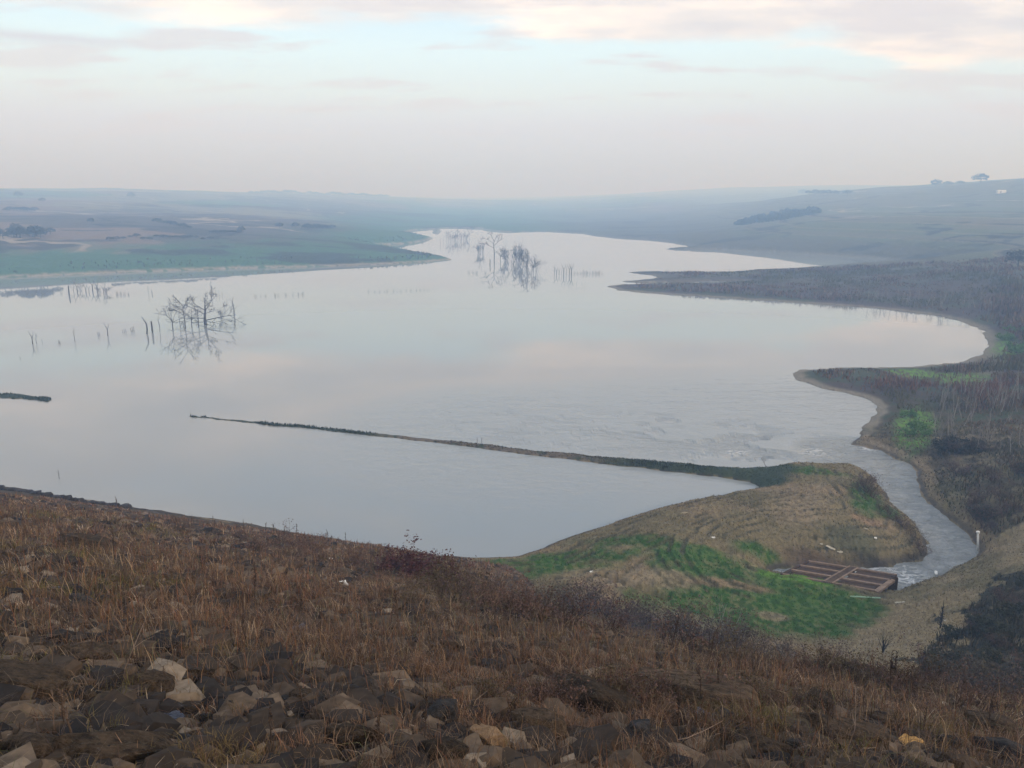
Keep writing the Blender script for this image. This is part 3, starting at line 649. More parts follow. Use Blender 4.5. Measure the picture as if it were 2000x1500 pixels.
# rushes and low bushes along the far left shore
nB = 26000
r_ = RNG.uniform(285, 640, nB); a_ = RNG.uniform(R(-46), R(-4), nB); X, Y = r_ * np.sin(a_), r_ * np.cos(a_)
gd = ground(X, Y, GD); sn = fbm(X / 16, Y / 16, 4, 151); ok = (gd > 4) & (gd < 16) & (RNG.random(nB) < np.clip((sn - .42) * 4, .04, 1)) & (GZ.max() > 0)
X, Y, r_, gd = X[ok], Y[ok], r_[ok], gd[ok]; nB = len(X)
blades('shore_rushes', on(X, Y), RNG.uniform(.3, 1.1, nB), r_ * .0013, RNG.uniform(.1, .5, nB), pal(nB, [(.045, .075, .05), (.055, .06, .045), (.075, .065, .06), (.03, .04, .035)], [3, 2, 2, 2]))
tag(bpy.data.objects['shore_rushes'], 'green and brown rushes fringing the far left shore', 'rushes')

# rank grass and weeds on the causeway and the island strip
def ribbon_pts(A, B, n_, half):
    A = np.array(A); B = np.array(B); t = RNG.random(n_); X = A[0] + (B[0] - A[0]) * t + RNG.normal(0, half, n_); Y = A[1] + (B[1] - A[1]) * t + RNG.normal(0, half, n_); return X, Y
X1, Y1 = ribbon_pts(lvl(366, 813), lvl(1480, 932), 13000, 1.1); X2, Y2 = ribbon_pts(lvl(-160, 762), lvl(111, 782), 3500, 1.6)
X, Y = np.r_[X1, X2], np.r_[Y1, Y2]; ok = ground(X, Y, GD) > .08; X, Y = X[ok], Y[ok]; r_ = np.hypot(X, Y); nB = len(X)
bl = sstep(R(-13), R(-7), np.arctan2(X, Y)) * sstep(R(12), R(4), np.arctan2(X, Y)) * (RNG.random(nB) < .8)
col = pal(nB, [(.030, .050, .028), (.045, .062, .034), (.024, .030, .022)], [3, 2, 2]); col = col + bl[:, None] * (np.array([.10, .085, .062]) - col)
blades('bank_grass', on(X, Y), RNG.uniform(.05, .34, nB) * (1 - .5 * bl) * sstep(.25, .6, fbm(X * .25, Y * .25, 3, 171)), r_ * .0011, RNG.uniform(.1, .8, nB), col)
tag(bpy.data.objects['bank_grass'], 'dark rank grass along the narrow causeway and island strip', 'grass')

# ================================================================== meshes for single things
class MB:
    def __init__(s): s.v = []; s.f = []
    def tube(s, pts, rads, n_=4):
        base = len(s.v); k = len(pts)
        for i, (p, r) in enumerate(zip(pts, rads)):
            d = (Vector(pts[min(i + 1, k - 1)]) - Vector(pts[max(i - 1, 0)])).normalized()
            x = d.cross(Vector((.31, .17, .93))); x = x.normalized() if x.length > 1e-3 else Vector((1, 0, 0)); y = d.cross(x)
            for j in range(n_):
                t = 6.2832 * j / n_; s.v.append(tuple(Vector(p) + x * (r * math.cos(t)) + y * (r * math.sin(t))))
        for i in range(k - 1):
            for j in range(n_):
                a = base + i * n_ + j; b = base + i * n_ + (j + 1) % n_; s.f.append((a, b, b + n_, a + n_))
        s.f.append(tuple(base + j for j in reversed(range(n_)))); s.f.append(tuple(base + (k - 1) * n_ + j for j in range(n_)))
    def quad(s, c, x, y):
        b = len(s.v); c, x, y = Vector(c), Vector(x), Vector(y); s.v += [tuple(c - x - y), tuple(c + x - y), tuple(c + x + y), tuple(c - x + y)]; s.f.append((b, b + 1, b + 2, b + 3))
    def box(s, c, ex, ey, ez):                         # centre and three half-edge vectors
        b = len(s.v); c, ex, ey, ez = map(Vector, (c, ex, ey, ez))
        for sz in (-1, 1):
            for sy in (-1, 1):
                for sx in (-1, 1): s.v.append(tuple(c + ex * sx + ey * sy + ez * sz))
        for q in ((0, 2, 3, 1), (4, 5, 7, 6), (0, 1, 5, 4), (2, 6, 7, 3), (0, 4, 6, 2), (1, 3, 7, 5)): s.f.append(tuple(b + i for i in q))
    def mesh(s, name, m, smooth=False):
        me = bpy.data.meshes.new(name); me.from_pydata(s.v, [], s.f); me.materials.append(m)
        if smooth: me.polygons.foreach_set('use_smooth', [True] * len(me.polygons))
        me.update(); return me

rnd = random.Random(11)
def rdir(base, ang, up=0.0):
    b = Vector(base).normalized(); q = Vector((rnd.gauss(0, 1), rnd.gauss(0, 1), rnd.gauss(0, 1))); q = (q - b * q.dot(b)).normalized()
    d = b * math.cos(ang) + q * math.sin(ang); d.z += up; return d.normalized()
def limb(mb, p, d, ln, r, depth, kids=(2, 4), ang=(.4, 1.0), up=.12, shrink=.66, sides=4, wob=.25, tips=None, start=.35, rmin=0.0):
    p = Vector(p); d = Vector(d); k = 4 if depth > 0 else 3; pts = [p.copy()]; rads = [r]; dd = d.copy()
    for i in range(1, k):
        dd = (dd + Vector((rnd.gauss(0, wob), rnd.gauss(0, wob), rnd.gauss(0, wob * .6))) * .6); dd.normalize(); p = p + dd * (ln / (k - 1)); pts.append(p.copy()); rads.append(max(rmin, r * (1 - .62 * i / (k - 1))))
    mb.tube(pts, rads, sides if depth > 1 else 3)
    if tips is not None and depth <= 1: tips.append((pts[-1], dd)); tips.append(((pts[-1] + pts[-2]) / 2, dd))
    if depth <= 0: return
    for i in range(rnd.randint(*kids)):
        f = rnd.uniform(start, 1.0); j = min(int(f * (k - 1)), k - 2); q = pts[j].lerp(pts[j + 1], f * (k - 1) - j)
        limb(mb, q, rdir(pts[j + 1] - pts[j], rnd.uniform(*ang), up), ln * shrink * rnd.uniform(.6, 1.1), max(rads[j] * .6, r * .28, rmin), depth - 1, kids, ang, up, shrink, sides, wob, tips, start, rmin)

# ------------------------------------------------------------------ drowned dead trees
def snag_mesh(kind):
    mb = MB()
    if kind == 'stump': mb.tube([(0, 0, -.4), (.01, 0, .4), (.03, .02, .96), (.05, .02, 1.0)], [.075, .07, .058, .04], 7)
    elif kind == 'bent': mb.tube([(0, 0, -.3), (.07, 0, .3), (.05, 0, .6), (-.16, .02, 1.0)], [.045, .042, .034, .014], 5)
    elif kind == 'fork':
        mb.tube([(0, 0, -.3), (0, 0, .25), (.01, 0, .5)], [.035, .03, .026], 5); mb.tube([(.01, 0, .48), (-.10, .03, .72), (-.2, .05, 1.0)], [.024, .016, .007], 4); mb.tube([(.01, 0, .48), (.11, 0, .7), (.13, .0, .98)], [.022, .015, .007], 4)
    elif kind == 'thin':
        mb.tube([(0, 0, -.3), (.03, 0, .35), (-.02, .02, .7), (.05, 0, 1.0)], [.022, .018, .012, .005], 4)
        for z_ in (.3, .5, .7): limb(mb, (0.02, 0, z_), rdir((0, 0, 1), .7), .25, .010, 1, (1, 2))
    elif kind == 'stub':
        for q in range(3): mb.tube([(q * .25 - .3, rnd.uniform(-.1, .1), -.3), (q * .25 - .28 + rnd.uniform(-.1, .1), 0, rnd.uniform(.6, 1.0))], [.05, .02], 4)
    elif kind == 'bushy':
        for q in range(6): limb(mb, (rnd.uniform(-.12, .12), rnd.uniform(-.12, .12), -.1), rdir((0, 0, 1), rnd.uniform(.1, .45)), rnd.uniform(.6, .8), .011, 2, (2, 4), (.3, .7), .15, .66, 4, .25, None, .3, .0055)
    elif kind == 'tall':
        mb.tube([(0, 0, -.3), (.01, 0, .3), (-.01, 0, .6), (0, 0, .85)], [.016, .014, .010, .005], 6)
        for z_, a in ((.6, .7), (.66, -.7), (.75, .5), (.8, -.4), (.5, -.9)): limb(mb, (0, 0, z_), (math.sin(a), rnd.uniform(-.3, .3), math.cos(a)), .34, .009, 2, (2, 3), (.3, .8), .12, .66, 4, .25, None, .3, .0055)
    elif kind == 'crown':
        mb.tube([(0, 0, -.3), (.03, 0, .2), (0, 0, .42)], [.022, .019, .015], 6)
        for q in range(6): limb(mb, (0, 0, rnd.uniform(.25, .42)), rdir((0, 0, 1), rnd.uniform(.2, .9)), rnd.uniform(.42, .58), .011, 3, (1, 3), (.3, .8), .1, .66, 4, .25, None, .3, .0055)
    return mb.mesh('dead_tree', M_dead)
SNAG = {k: [snag_mesh(k) for _ in range(1 if k in ('stump', 'bent') else 3)] for k in ('stump', 'bent', 'fork', 'thin', 'stub', 'bushy', 'tall', 'crown')}
def snag(px, py, hpx, kind, label, group=None, name=None, cat=None, wide=1.0):
    P = at(px, py, 0.0)[0]; s = hpx / pxm(P)
    o = link(name or ('stump' if kind in ('stump', 'stub') else 'dead_tree'), rnd.choice(SNAG[kind])); o.location = P; o.rotation_euler = (0, 0, rnd.uniform(0, 6.28) if kind not in ('bent', 'fork') else rnd.uniform(-.3, .3))
    w_ = s * wide * rnd.uniform(.85, 1.15); o.scale = (w_, w_, s); tag(o, label, cat or ('stump' if kind in ('stump', 'stub') else 'dead tree'), group); return o

# the big one: trunk with low spreading limbs
def big_tree():
    root = link('dead_tree', None); P = at(402, 634, 0.0)[0]; root.location = P; root.scale = (1.1, 1.1, .88); u_ = 1 / pxm(P)
    tag(root, 'largest drowned dead tree, branching wide and low over the water on the left', 'dead tree')
    mb = MB(); mb.tube([(.2 * u_, 0, -.6), (-1 * u_, 0, 8 * u_), (0, 0, 22 * u_), (2 * u_, 0, 34 * u_)], [.36, .30, .24, .17], 8); link('trunk', mb.mesh('trunk', M_dead), root)
    for (x0, z0), (dx, dy, dz), ln, rr, up in (((1, 30), (.1, .2, 1), 26, .15, .15), ((1, 32), (-.6, -.3, 1), 22, .12, .15), ((2, 32), (.7, .2, 1), 24, .13, .15), ((0, 22), (-1, .2, .55), 34, .14, .10), ((1, 25), (1, -.3, .6), 20, .10, .2),
                                               ((2, 10), (1, 0, .22), 40, .17, .08), ((0, 8), (1, -.5, .0), 30, .09, .05), ((-1, 14), (-1, -.4, .1), 34, .13, .08), ((0, 6), (-.9, .5, -.05), 40, .11, .02), ((0, 26), (-.3, .8, 1), 24, .11, .12)):
        m2 = MB(); limb(m2, (x0 * u_, 0, z0 * u_), Vector((dx, dy, dz)).normalized(), ln * u_ * (1.05 if abs(dx) < .5 else 1.3), rr * .9, 3, (3, 4), (.35, .95), up, .60, 5, .22, None, .3, .030); link('branch', m2.mesh('branch', M_dead), root)
big_tree()
snag(362, 643, 56, 'tall', 'tall leaning dead tree just left of the largest drowned tree', wide=1.2)
snag(376, 640, 44, 'crown', 'dark dead sapling between the tall leaning tree and the largest drowned tree')
snag(338, 644, 46, 'crown', 'low dead tree with a forked crown left of the tall leaning one', wide=1.3)
snag(352, 640, 30, 'thin', 'thin drowned stem beside the low forked dead tree')
snag(388, 640, 36, 'thin', 'thin drowned stem close under the largest drowned tree', wide=1.4)
snag(430, 622, 30, 'bushy', 'bushy drowned branches right of the largest tree trunk', wide=1.5)
snag(457, 616, 36, 'thin', 'slender forked dead tree standing alone right of the largest drowned tree', wide=1.4)
snag(312, 648, 34, 'thin', 'thin bent stem between the thick stump and the low forked tree')
snag(286, 652, 34, 'bent', 'bare pole bent to the left beside the thick upright stump', name='dead_tree')
snag(298, 650, 23, 'stump', 'thick upright stump standing in the water beside the bent pole')
snag(259, 648, 13, 'stub', 'short broken stump right of the pale forked dead tree')
snag(243, 650, 10, 'stub', 'tiny broken stump nearest the pale forked dead tree')
snag(211, 657, 28, 'fork', 'forked dead sapling with two arms, alone left of the bent pole', wide=.9)
snag(193, 656, 9, 'stub', 'tiny cluster of stubs left of the two armed sapling')
snag(146, 667, 26, 'thin', 'slim dead stem alone in pale water left of the two armed sapling')
snag(64, 672, 26, 'fork', 'leaning dead stem, left one of the pair at far left water')
snag(72, 671, 22, 'thin', 'thin dead stem, right one of the pair at far left water')
snag(83, 673, 12, 'thin', 'short dead twig right of the stem pair at far left'); snag(116, 671, 8, 'stub', 'tiny stub between the stem pair and the slim stem')
snag(40, 704, 10, 'thin', 'short dead twig nearest the left edge, in the low left water')
snag(135, 575, 17, 'stump', 'dark upright stump in the row before the left shore'); snag(120, 574, 6, 'stub', 'low stubs left of the dark upright stump')
for i, x in enumerate((145, 151, 158, 168, 174, 181, 190, 196, 203, 208)):
    snag(x, 571 + rnd.uniform(-3, 3), rnd.uniform(12, 22), rnd.choice(('thin', 'fork', 'bushy')), 'thin drowned sapling in the row before the left shore', 'drowned saplings before the left shore', wide=1.4)
for x in (229, 236, 243, 251): snag(x, 576, rnd.uniform(6, 9), 'stub', 'low stub in the short row right of the drowned saplings', 'low stubs right of the saplings')
snag(104, 574, 13, 'thin', 'single thin stem left of the drowned sapling row'); snag(290, 575, 17, 'thin', 'thin stem beside a stump between low stubs and the largest tree'); snag(297, 574, 9, 'stub', 'low stump beside a thin stem, left above the largest tree')
snag(413, 573, 26, 'thin', 'tall thin stem standing behind the largest drowned tree'); 
for x in (405, 422, 428, 434): snag(x, 577, rnd.uniform(8, 12), 'thin', 'short stem behind the largest drowned tree', 'short stems behind the largest tree')
for x in range(498, 600, 12): snag(x + rnd.uniform(-4, 4), 580 - (x - 498) * .04, rnd.uniform(4, 8), 'stub', 'low stub in the line right of the largest drowned tree', 'stub line right of the largest tree')
for x in range(722, 848, 9): snag(x + rnd.uniform(-3, 3), 571 - (x - 722) * .035, rnd.uniform(3, 6), 'stub', 'tiny stub in the faint line before the left peninsula', 'faint stub line before the peninsula')
snag(965, 508, 46, 'tall', 'tallest bare trunk with a few arms, left of the drowned grove', wide=1.3)
snag(957, 518, 12, 'stump', 'short dark stump below the tallest bare trunk')
for x, y, h_ in ((978, 512, 38), (984, 508, 34), (991, 514, 42), (1000, 516, 56), (1006, 512, 50), (1011, 520, 60), (1018, 517, 44), (1024, 512, 36), (1030, 530, 54), (1036, 536, 48), (1042, 532, 44), (1048, 530, 36), (988, 504, 30), (1013, 508, 46), (1027, 522, 40)):
    snag(x, y, h_ * .72, rnd.choice(('bushy', 'bushy', 'crown', 'crown')), 'bare dead tree in the dense drowned grove beyond the peninsula tip', 'drowned grove beyond the peninsula tip', wide=.9)
for x, y, h_ in ((934, 494, 20), (938, 497, 28), (943, 494, 22)): snag(x, y, h_, 'bushy', 'bare tree in the small clump left of the tallest bare trunk', 'small clump left of the tallest trunk', wide=.9)
for i in range(13): snag(872 + i * 3.7, rnd.uniform(467, 475), rnd.uniform(14, 24), rnd.choice(('bushy', 'thin', 'tall')), 'bare drowned tree in the far stand at the head of the water', 'far drowned stand at the water head')
for x, y, h_ in ((838, 481, 10), (860, 478, 13), (866, 474, 10), (925, 487, 8), (915, 486, 7)): snag(x, y, h_, 'thin', 'small stem near the far drowned stand at the water head', 'small stems near the far stand')
for x in (916, 924, 931, 948): snag(x, 534, rnd.uniform(4, 8), 'stub', 'low stub in open water below the small clump', 'low stubs below the small clump')
for x in (1083, 1087, 1092, 1097, 1101, 1106, 1112, 1116): snag(x, 537, rnd.uniform(13, 24), rnd.choice(('thin', 'fork')), 'thin drowned stem in the row right of the drowned grove', 'thin stems right of the grove', wide=1.2)
for x in range(1122, 1180, 6): snag(x, 535, rnd.uniform(5, 9), 'stub', 'low stub at the right end of the row beyond the grove', 'low stubs right of the thin stems')
for x in (1102, 1112, 1117, 1126, 1137, 1142): snag(x, 559, rnd.uniform(5, 11), 'thin', 'small stem just off the right hand spit tip', 'small stems off the spit tip')
snag(116, 935, 20, 'thin', 'faint thin stem in calm water above the stony left shore'); snag(372, 811, 8, 'thin', 'tiny leaning stick on the left end of the causeway', name='stick', cat='stick')
snag(1424, 533, 7, 'stump', 'small dark stump on the far edge of the right spit'); snag(1300, 533, 5, 'stub', 'low stubs at the thin end of the right spit')
for x in (932, 941): 
    P = at(x, 866)[0]; o = link('stake', SNAG['stump'][0]); o.location = (P[0], P[1], max(P[2], .2)); o.scale = (.35, .35, .55); tag(o, 'short dark stake standing on the causeway, %s one of two' % ('left' if x < 936 else 'right'), 'stake')

# driftwood stick on the causeway root
mb = MB(); limb(mb, (0, 0, -.1), (-.35, .1, .9), 1.3, .05, 1, (3, 4), (.5, 1.1)); P = at(1498, 914)[0]
o = link('driftwood', mb.mesh('driftwood', M_pale)); o.location = P; tag(o, 'pale forked driftwood stick standing at the landward end of the causeway', 'driftwood')

# ------------------------------------------------------------------ stones
import bmesh
def rock_mesh(name, sub, m, flat=.7, seed=0, cuts=11):
    """angular broken stone: hull of scattered points, edges left crisp, faces roughened"""
    q = random.Random(seed * 7 + 1); bm = bmesh.new()
    for _ in range(13 + cuts // 2):
        v = Vector((q.gauss(0, 1), q.gauss(0, 1), q.gauss(0, 1))).normalized() * q.uniform(.78, 1.08); v.z *= flat
        if q.random() < .35: v.z = math.copysign(flat * q.uniform(.55, .7), v.z)
        bm.verts.new(v)
    h = bmesh.ops.convex_hull(bm, input=bm.verts); dead = [g for g in bm.verts if not g.link_faces]
    if dead: bmesh.ops.delete(bm, geom=dead, context='VERTS')
    bmesh.ops.dissolve_limit(bm, angle_limit=R(14), verts=bm.verts, edges=bm.edges)
    if sub >= 3:
        bmesh.ops.bevel(bm, geom=list(bm.edges), offset=.035, segments=1, affect='EDGES', profile=.5)
        bmesh.ops.triangulate(bm, faces=bm.faces)
        for _ in range(sub - 1):
            lng = [e for e in bm.edges if e.calc_length() > .16]
            if lng: bmesh.ops.subdivide_edges(bm, edges=lng, cuts=1)
            bmesh.ops.triangulate(bm, faces=[f for f in bm.faces if len(f.verts) > 3])
        co = np.array([v.co[:] for v in bm.verts])
        nn = fbm(co[:, 0] * 2.4 + seed * 3.1 + co[:, 2] * 1.7, co[:, 1] * 2.4 - co[:, 2] * 2.1, 5, 200 + seed, .6) - .5
        co *= (1 + .20 * nn)[:, None]
        for v, c in zip(bm.verts, co): v.co = c
    else: bmesh.ops.triangulate(bm, faces=bm.faces)
    bmesh.ops.recalc_face_normals(bm, faces=bm.faces)
    for f in bm.faces: f.smooth = sub > 2
    me = bpy.data.meshes.new(name); bm.to_mesh(me); bm.free(); me.materials.append(m)
    if sub > 2: me.set_sharp_from_angle(angle=R(28))
    return me
ROCKS = [rock_mesh('stone', 4, M_rock, .55 + .09 * (i % 3), i) for i in range(12)]
ROCKD = [rock_mesh('dark_stone', 4, M_rockd, .7, 20 + i) for i in range(3)]
ROCKO = [rock_mesh('ochre_stone', 4, M_rocko, .8, 31)]
NS = []
def slope_tilt(P):
    e = .6; gx = (ground(P[0] + e, P[1]) - ground(P[0] - e, P[1])) / (2 * e); gy = (ground(P[0], P[1] + e) - ground(P[0], P[1] - e)) / (2 * e)
    return Vector((-float(gx), -float(gy), 1)).normalized()
def rock(px, py, wpx, label, group=None, kind='n', asp=1.0, hgt=1.0, name='stone', sink=.15, rot=None):
    P = at(px, py)[0]
    if np.isnan(P[0]) or P[2] < 4 or (kind != 'x' and ground(P[0], P[1], GI.astype(float)) < .5): return None
    s = wpx / pxm(P) * .56; me = rnd.choice({'n': ROCKS, 'd': ROCKD, 'o': ROCKO}[kind])
    o = link(name, me); nrm = slope_tilt(P); o.rotation_euler = (nrm.to_track_quat('Z', 'Y') @ Matrix.Rotation(rnd.uniform(0, 6.28) if rot is None else rot, 3, 'Z').to_quaternion()).to_euler()
    o.location = Vector(P) + nrm * s * (.30 - sink) * hgt; o.scale = (s * asp, s, s * hgt); tag(o, label, 'stone', group); NS.append((px, py, wpx)); return o
# the ones that stand out
for a in ((182, 1078, 92, 'broad flat tan boulder in the brown grass, left middle of the slope', 'n', 1.5, .8, 0.3), (306, 1350, 84, 'rounded tan boulder with a sunlit top, lower left of the slope', 'n', 1.1, 1, .5), (165, 1292, 120, 'large brown boulder half buried left of the rounded tan one', 'n', 1.2, .9, .2),
          (60, 1345, 150, 'long low grey brown ledge stone near the left edge', 'n', 1.6, .6, .2), (215, 1480, 220, 'very large grey boulder cut by the bottom edge on the left', 'n', 1.5, .7, .1), (60, 1480, 130, 'grey boulder in the bottom left corner', 'n', 1.2, .8, 0),
          (1150, 1385, 170, 'long pale slab leaning down to the right, centre of the lower slope', 'n', 1.7, .8, -.45), (948, 1470, 88, 'ochre orange angular stone at the bottom centre', 'o', 1.1, 1.2, .4), (590, 1375, 58, 'pale knobbly stone beside dark hollow, lower left centre', 'n', 1, 1.1, 0),
          (1385, 1375, 170, 'long slab with a dark notch, right of the pale leaning slab', 'n', 1.9, .7, -.35), (1645, 1440, 150, 'large brown boulder in rubble, lower right', 'n', 1.3, .9, -.6), (1945, 1440, 100, 'rounded boulder near the right edge of the slope', 'n', 1.2, 1, -.4), (1960, 1492, 110, 'dark boulder in the bottom right corner', 'd', 1.2, 1, 0),
          (1060, 1440, 110, 'brown boulder overhanging a dark gap at the bottom centre', 'n', 1.2, 1.1, 0), (860, 1400, 90, 'dark stone in the hollow left of the pale slab', 'd', 1.1, 1, .3), (1240, 1450, 95, 'black faced stone under the pale leaning slab', 'd', 1, 1.2, 0), (150, 1180, 60, 'dark bluish stone in tall grass near the left edge', 'd', 1.3, .8, 0),
          (860, 1490, 110, 'grey boulder at the bottom edge left of the ochre stone', 'n', 1.1, 1, .3), (1240, 1240, 70, 'flat pale stone below the centre bushes', 'n', 1.5, .7, -.2), (1050, 1250, 60, 'pale stone in short grass at the centre of the slope', 'n', 1.4, .8, -.3), (1600, 1345, 60, 'pale rounded stone beneath the right hand bushes', 'n', 1.2, 1, 0),
          (385, 1105, 40, 'pale stone just left of the round dry bush', 'n', 1.4, .8, 0), (340, 1480, 90, 'bluish grey boulder beside the very large one at the bottom left', 'd', 1.2, .8, 0), (690, 1455, 110, 'brown boulder at the bottom left of centre', 'n', 1.2, .9, .2), (1480, 1475, 130, 'brown boulder at the bottom edge right of centre', 'n', 1.3, .9, -.2)):
    rock(a[0], a[1], a[2], a[3], None, a[4], a[5], a[6], rot=a[7])
zones = [((0, 500), (1380, 1500), 'bottom left'), ((500, 1000), (1380, 1500), 'bottom centre left'), ((1000, 1500), (1400, 1500), 'bottom centre right'), ((1500, 2000), (1420, 1500), 'bottom right'),
         ((0, 600), (1180, 1380), 'lower left'), ((600, 1200), (1230, 1390), 'middle'), ((1200, 2000), (1310, 1430), 'lower right'), ((0, 900), (1020, 1190), 'upper left')]
wmin = {1500: 60}
left_n = 272 - 30
quota = [38, 40, 50, 48, 26, 30, 28, 6]
for (xr, yr, zn), qn in zip(zones, quota):
    for i in range(qn):
        x, y = rnd.uniform(xr[0] - (40 if xr[0] == 0 else 0), xr[1] + (40 if xr[1] == 2000 else 0)), rnd.uniform(*yr); dk_ = rnd.random() < .30
        big = (y - 1000) / 500
        if any(abs(x - a) < (w_ * .42) and abs(y - b) < w_ * .25 for a, b, w_ in NS): continue
        w = rnd.choice((16, 20, 25, 31, 39, 54)) * (.55 + .5 * big)
        rock(x, y, w, ('dark grey stone among the rubble, %s of the slope' if dk_ else 'brown grey stone among the rubble, %s of the slope') % zn, ('dark stones, ' if dk_ else 'brown stones, ') + zn, 'd' if dk_ else 'n', rnd.uniform(1, 1.6), rnd.uniform(.7, 1.2))
# the rest of the riprap as rubble
lo_m = []
for i in range(9):
    me = rock_mesh('tmp', 2, M_rock, .65, 50 + i, 8); lo_m.append((np.array([v.co[:] for v in me.vertices]), np.array([p.vertices[:] for p in me.polygons]))); bpy.data.meshes.remove(me)
VS, FS = [], []; off = 0
nB = 19000; r_ = (3.2 ** .5 + RNG.random(nB) * (58 ** .5 - 3.2 ** .5)) ** 2; a_ = RNG.uniform(R(-43), R(43), nB); X, Y = r_ * np.sin(a_), r_ * np.cos(a_)
ok = (ground(X, Y, GI.astype(float)) > .6) & (RNG.random(nB) < np.clip((fbm(X * .45 + 31, Y * .45, 3, 141) - .36) * 6 + sstep(10, 5, r_) * .35, .12, 1)) & (ground(X, Y, GD) > .5); P = on(X[ok], Y[ok])
for p in P:
    v, f = lo_m[rnd.randrange(9)]; s = rnd.choice((.03, .045, .06, .09, .12, .17)) * rnd.uniform(.7, 1.3) * (.8 + min(math.hypot(p[0], p[1]), 40) / 60); t = rnd.uniform(0, 6.28); c_, s_ = math.cos(t), math.sin(t)
    q = v * np.array([rnd.uniform(1, 1.6), 1, rnd.uniform(.7, 1.1)]) * s; q = np.stack([q[:, 0] * c_ - q[:, 1] * s_, q[:, 0] * s_ + q[:, 1] * c_, q[:, 2]], -1)
    VS.append(q + p + np.array([0, 0, s * .05])); FS.append(f + off); off += len(v)
o = link('rubble', mesh_np('rubble', np.concatenate(VS), np.concatenate(FS))); o.data.materials.append(M_rubble); o.data.polygons.foreach_set('use_smooth', [False] * len(o.data.polygons)); tag(o, 'small loose riprap stones scattered all over the embankment', 'rubble', kind='stuff')
# stones along the waterline on the left
for i in range(30):
    x = -4 + i * 8.6 + rnd.uniform(-2, 2); y = 954 + .155 * x + rnd.uniform(-1.0, 1.5); P = at(x, y)[0]
    o = link('stone', rnd.choice(ROCKD)); s = rnd.uniform(.22, .42) if i < 29 else .55; o.location = P + np.array([0, 0, s * .2]); o.scale = (s * rnd.uniform(1, 1.7), s, s * 1.05); o.rotation_euler = (0, 0, rnd.uniform(0, 6.28))
    tag(o, 'dark stone in the line along the waterline, left edge of the embankment' if i < 29 else 'largest dark block at the right end of the waterline stones', 'stone', 'stones along the waterline' if i < 29 else None)

# ------------------------------------------------------------------ bushes
def bush(name, m, H=1.0, stems=14, depth=2, leaf=None, nleaf=0, lsz=.03, spread=.75, kids=(2, 4), rr=.010, arch=-.02):
    mb = MB(); tips = []
    for i in range(stems):
        a = rnd.uniform(0, 6.28); rad = rnd.uniform(0, .18) * H
        d = Vector((math.cos(a) * rnd.uniform(.1, spread), math.sin(a) * rnd.uniform(.1, spread), 1)).normalized()
        limb(mb, (rad * math.cos(a), rad * math.sin(a), -.05), d, H * rnd.uniform(.45, .75), rr * H, depth, kids, (.3, .85), arch, .62, 3, .25, tips, .25)
    st = mb.mesh('stems', m); lf = None
    if leaf:
        lb = MB()
        for i in range(nleaf):
            p, d = rnd.choice(tips); q = Vector(p) + Vector((rnd.gauss(0, .05), rnd.gauss(0, .05), rnd.gauss(0, .05))) * H
            x = rdir((0, 0, 1), rnd.uniform(.2, 1.5)) * lsz * rnd.uniform(.6, 1.3); y = x.cross(rdir((0, 0, 1), 1.2)).normalized() * x.length * .5; lb.quad(q, x, y)
        lf = lb.mesh('leaves', leaf)
    return st, lf
M_lred = mat('red_leaves', m_noise((.045, .018, .019), (.10, .036, .036), 9, .8, 0, .1))
M_lbrown = mat('brown_leaves', m_noise((.062, .036, .030), (.135, .082, .064), 9, .85, 0, .25))
M_lol = mat('olive_leaves', m_noise((.048, .038, .020), (.100, .076, .042), 9, .85, 0, .25))
M_lgr = mat('green_leaves', m_noise((.040, .10, .022), (.11, .21, .045), 9, .8, 0, .15))
M_ldg = mat('dark_leaves', m_noise((.020, .024, .014), (.052, .054, .030), 9, .85, 0, .25))
BB = [bush('bramble', M_twig, 1, 16, 2, M_lbrown, 420, .020, .9) for _ in range(3)] + [bush('bramble', M_twig, 1, 15, 2, M_lol, 420, .020, .9) for _ in range(2)]
BD = [bush('dark_shade_shrub', M_twig, 1, 13, 2, M_ldg, 1100, .045, .8) for _ in range(3)]
BR = bush('red_bush', M_twig, 1, 30, 2, M_lred, 2600, .026, 1.0)
BG = [bush('green_bush', M_twig, 1, 10, 2, M_lgr, 1300, .05, .9) for _ in range(2)]
BRU = bush('round_bush', M_twig, 1, 40, 2, None, 0, .03, 1.3, (2, 3), .006)
def put_bush(px, py, hpx, proto, name, label, group=None, wide=1.2, cat='bush', pos=None, sink=0):
    P = at(px, py)[0] if pos is None else pos
    if np.isnan(P[0]): return
    s = hpx / pxm(P) / 1.05 if pos is None else hpx
    st, lf = proto; o = link(name, st); o.location = P; o.location.z -= sink; o.scale = (s * wide, s * wide, s); o.rotation_euler = (0, 0, rnd.uniform(0, 6.28))
    if lf: link('leaves', lf, o)
    tag(o, label, cat, group); return o
put_bush(795, 1122, 54, BR, 'red_bush', 'dark red leaved bush on the skyline of the slope against the water', wide=1.9)
put_bush(866, 1140, 52, BR, 'red_bush', 'smaller dark red bush right of the larger red one', wide=1.3)
put_bush(408, 1100, 34, BRU, 'tumble_bush', 'round dark dry bush alone in the grass, left middle of the slope', wide=.9)
put_bush(345, 1040, 40, BRU, 'dry_bush', 'low purple brown dry bush near the left waterline', wide=1.5)
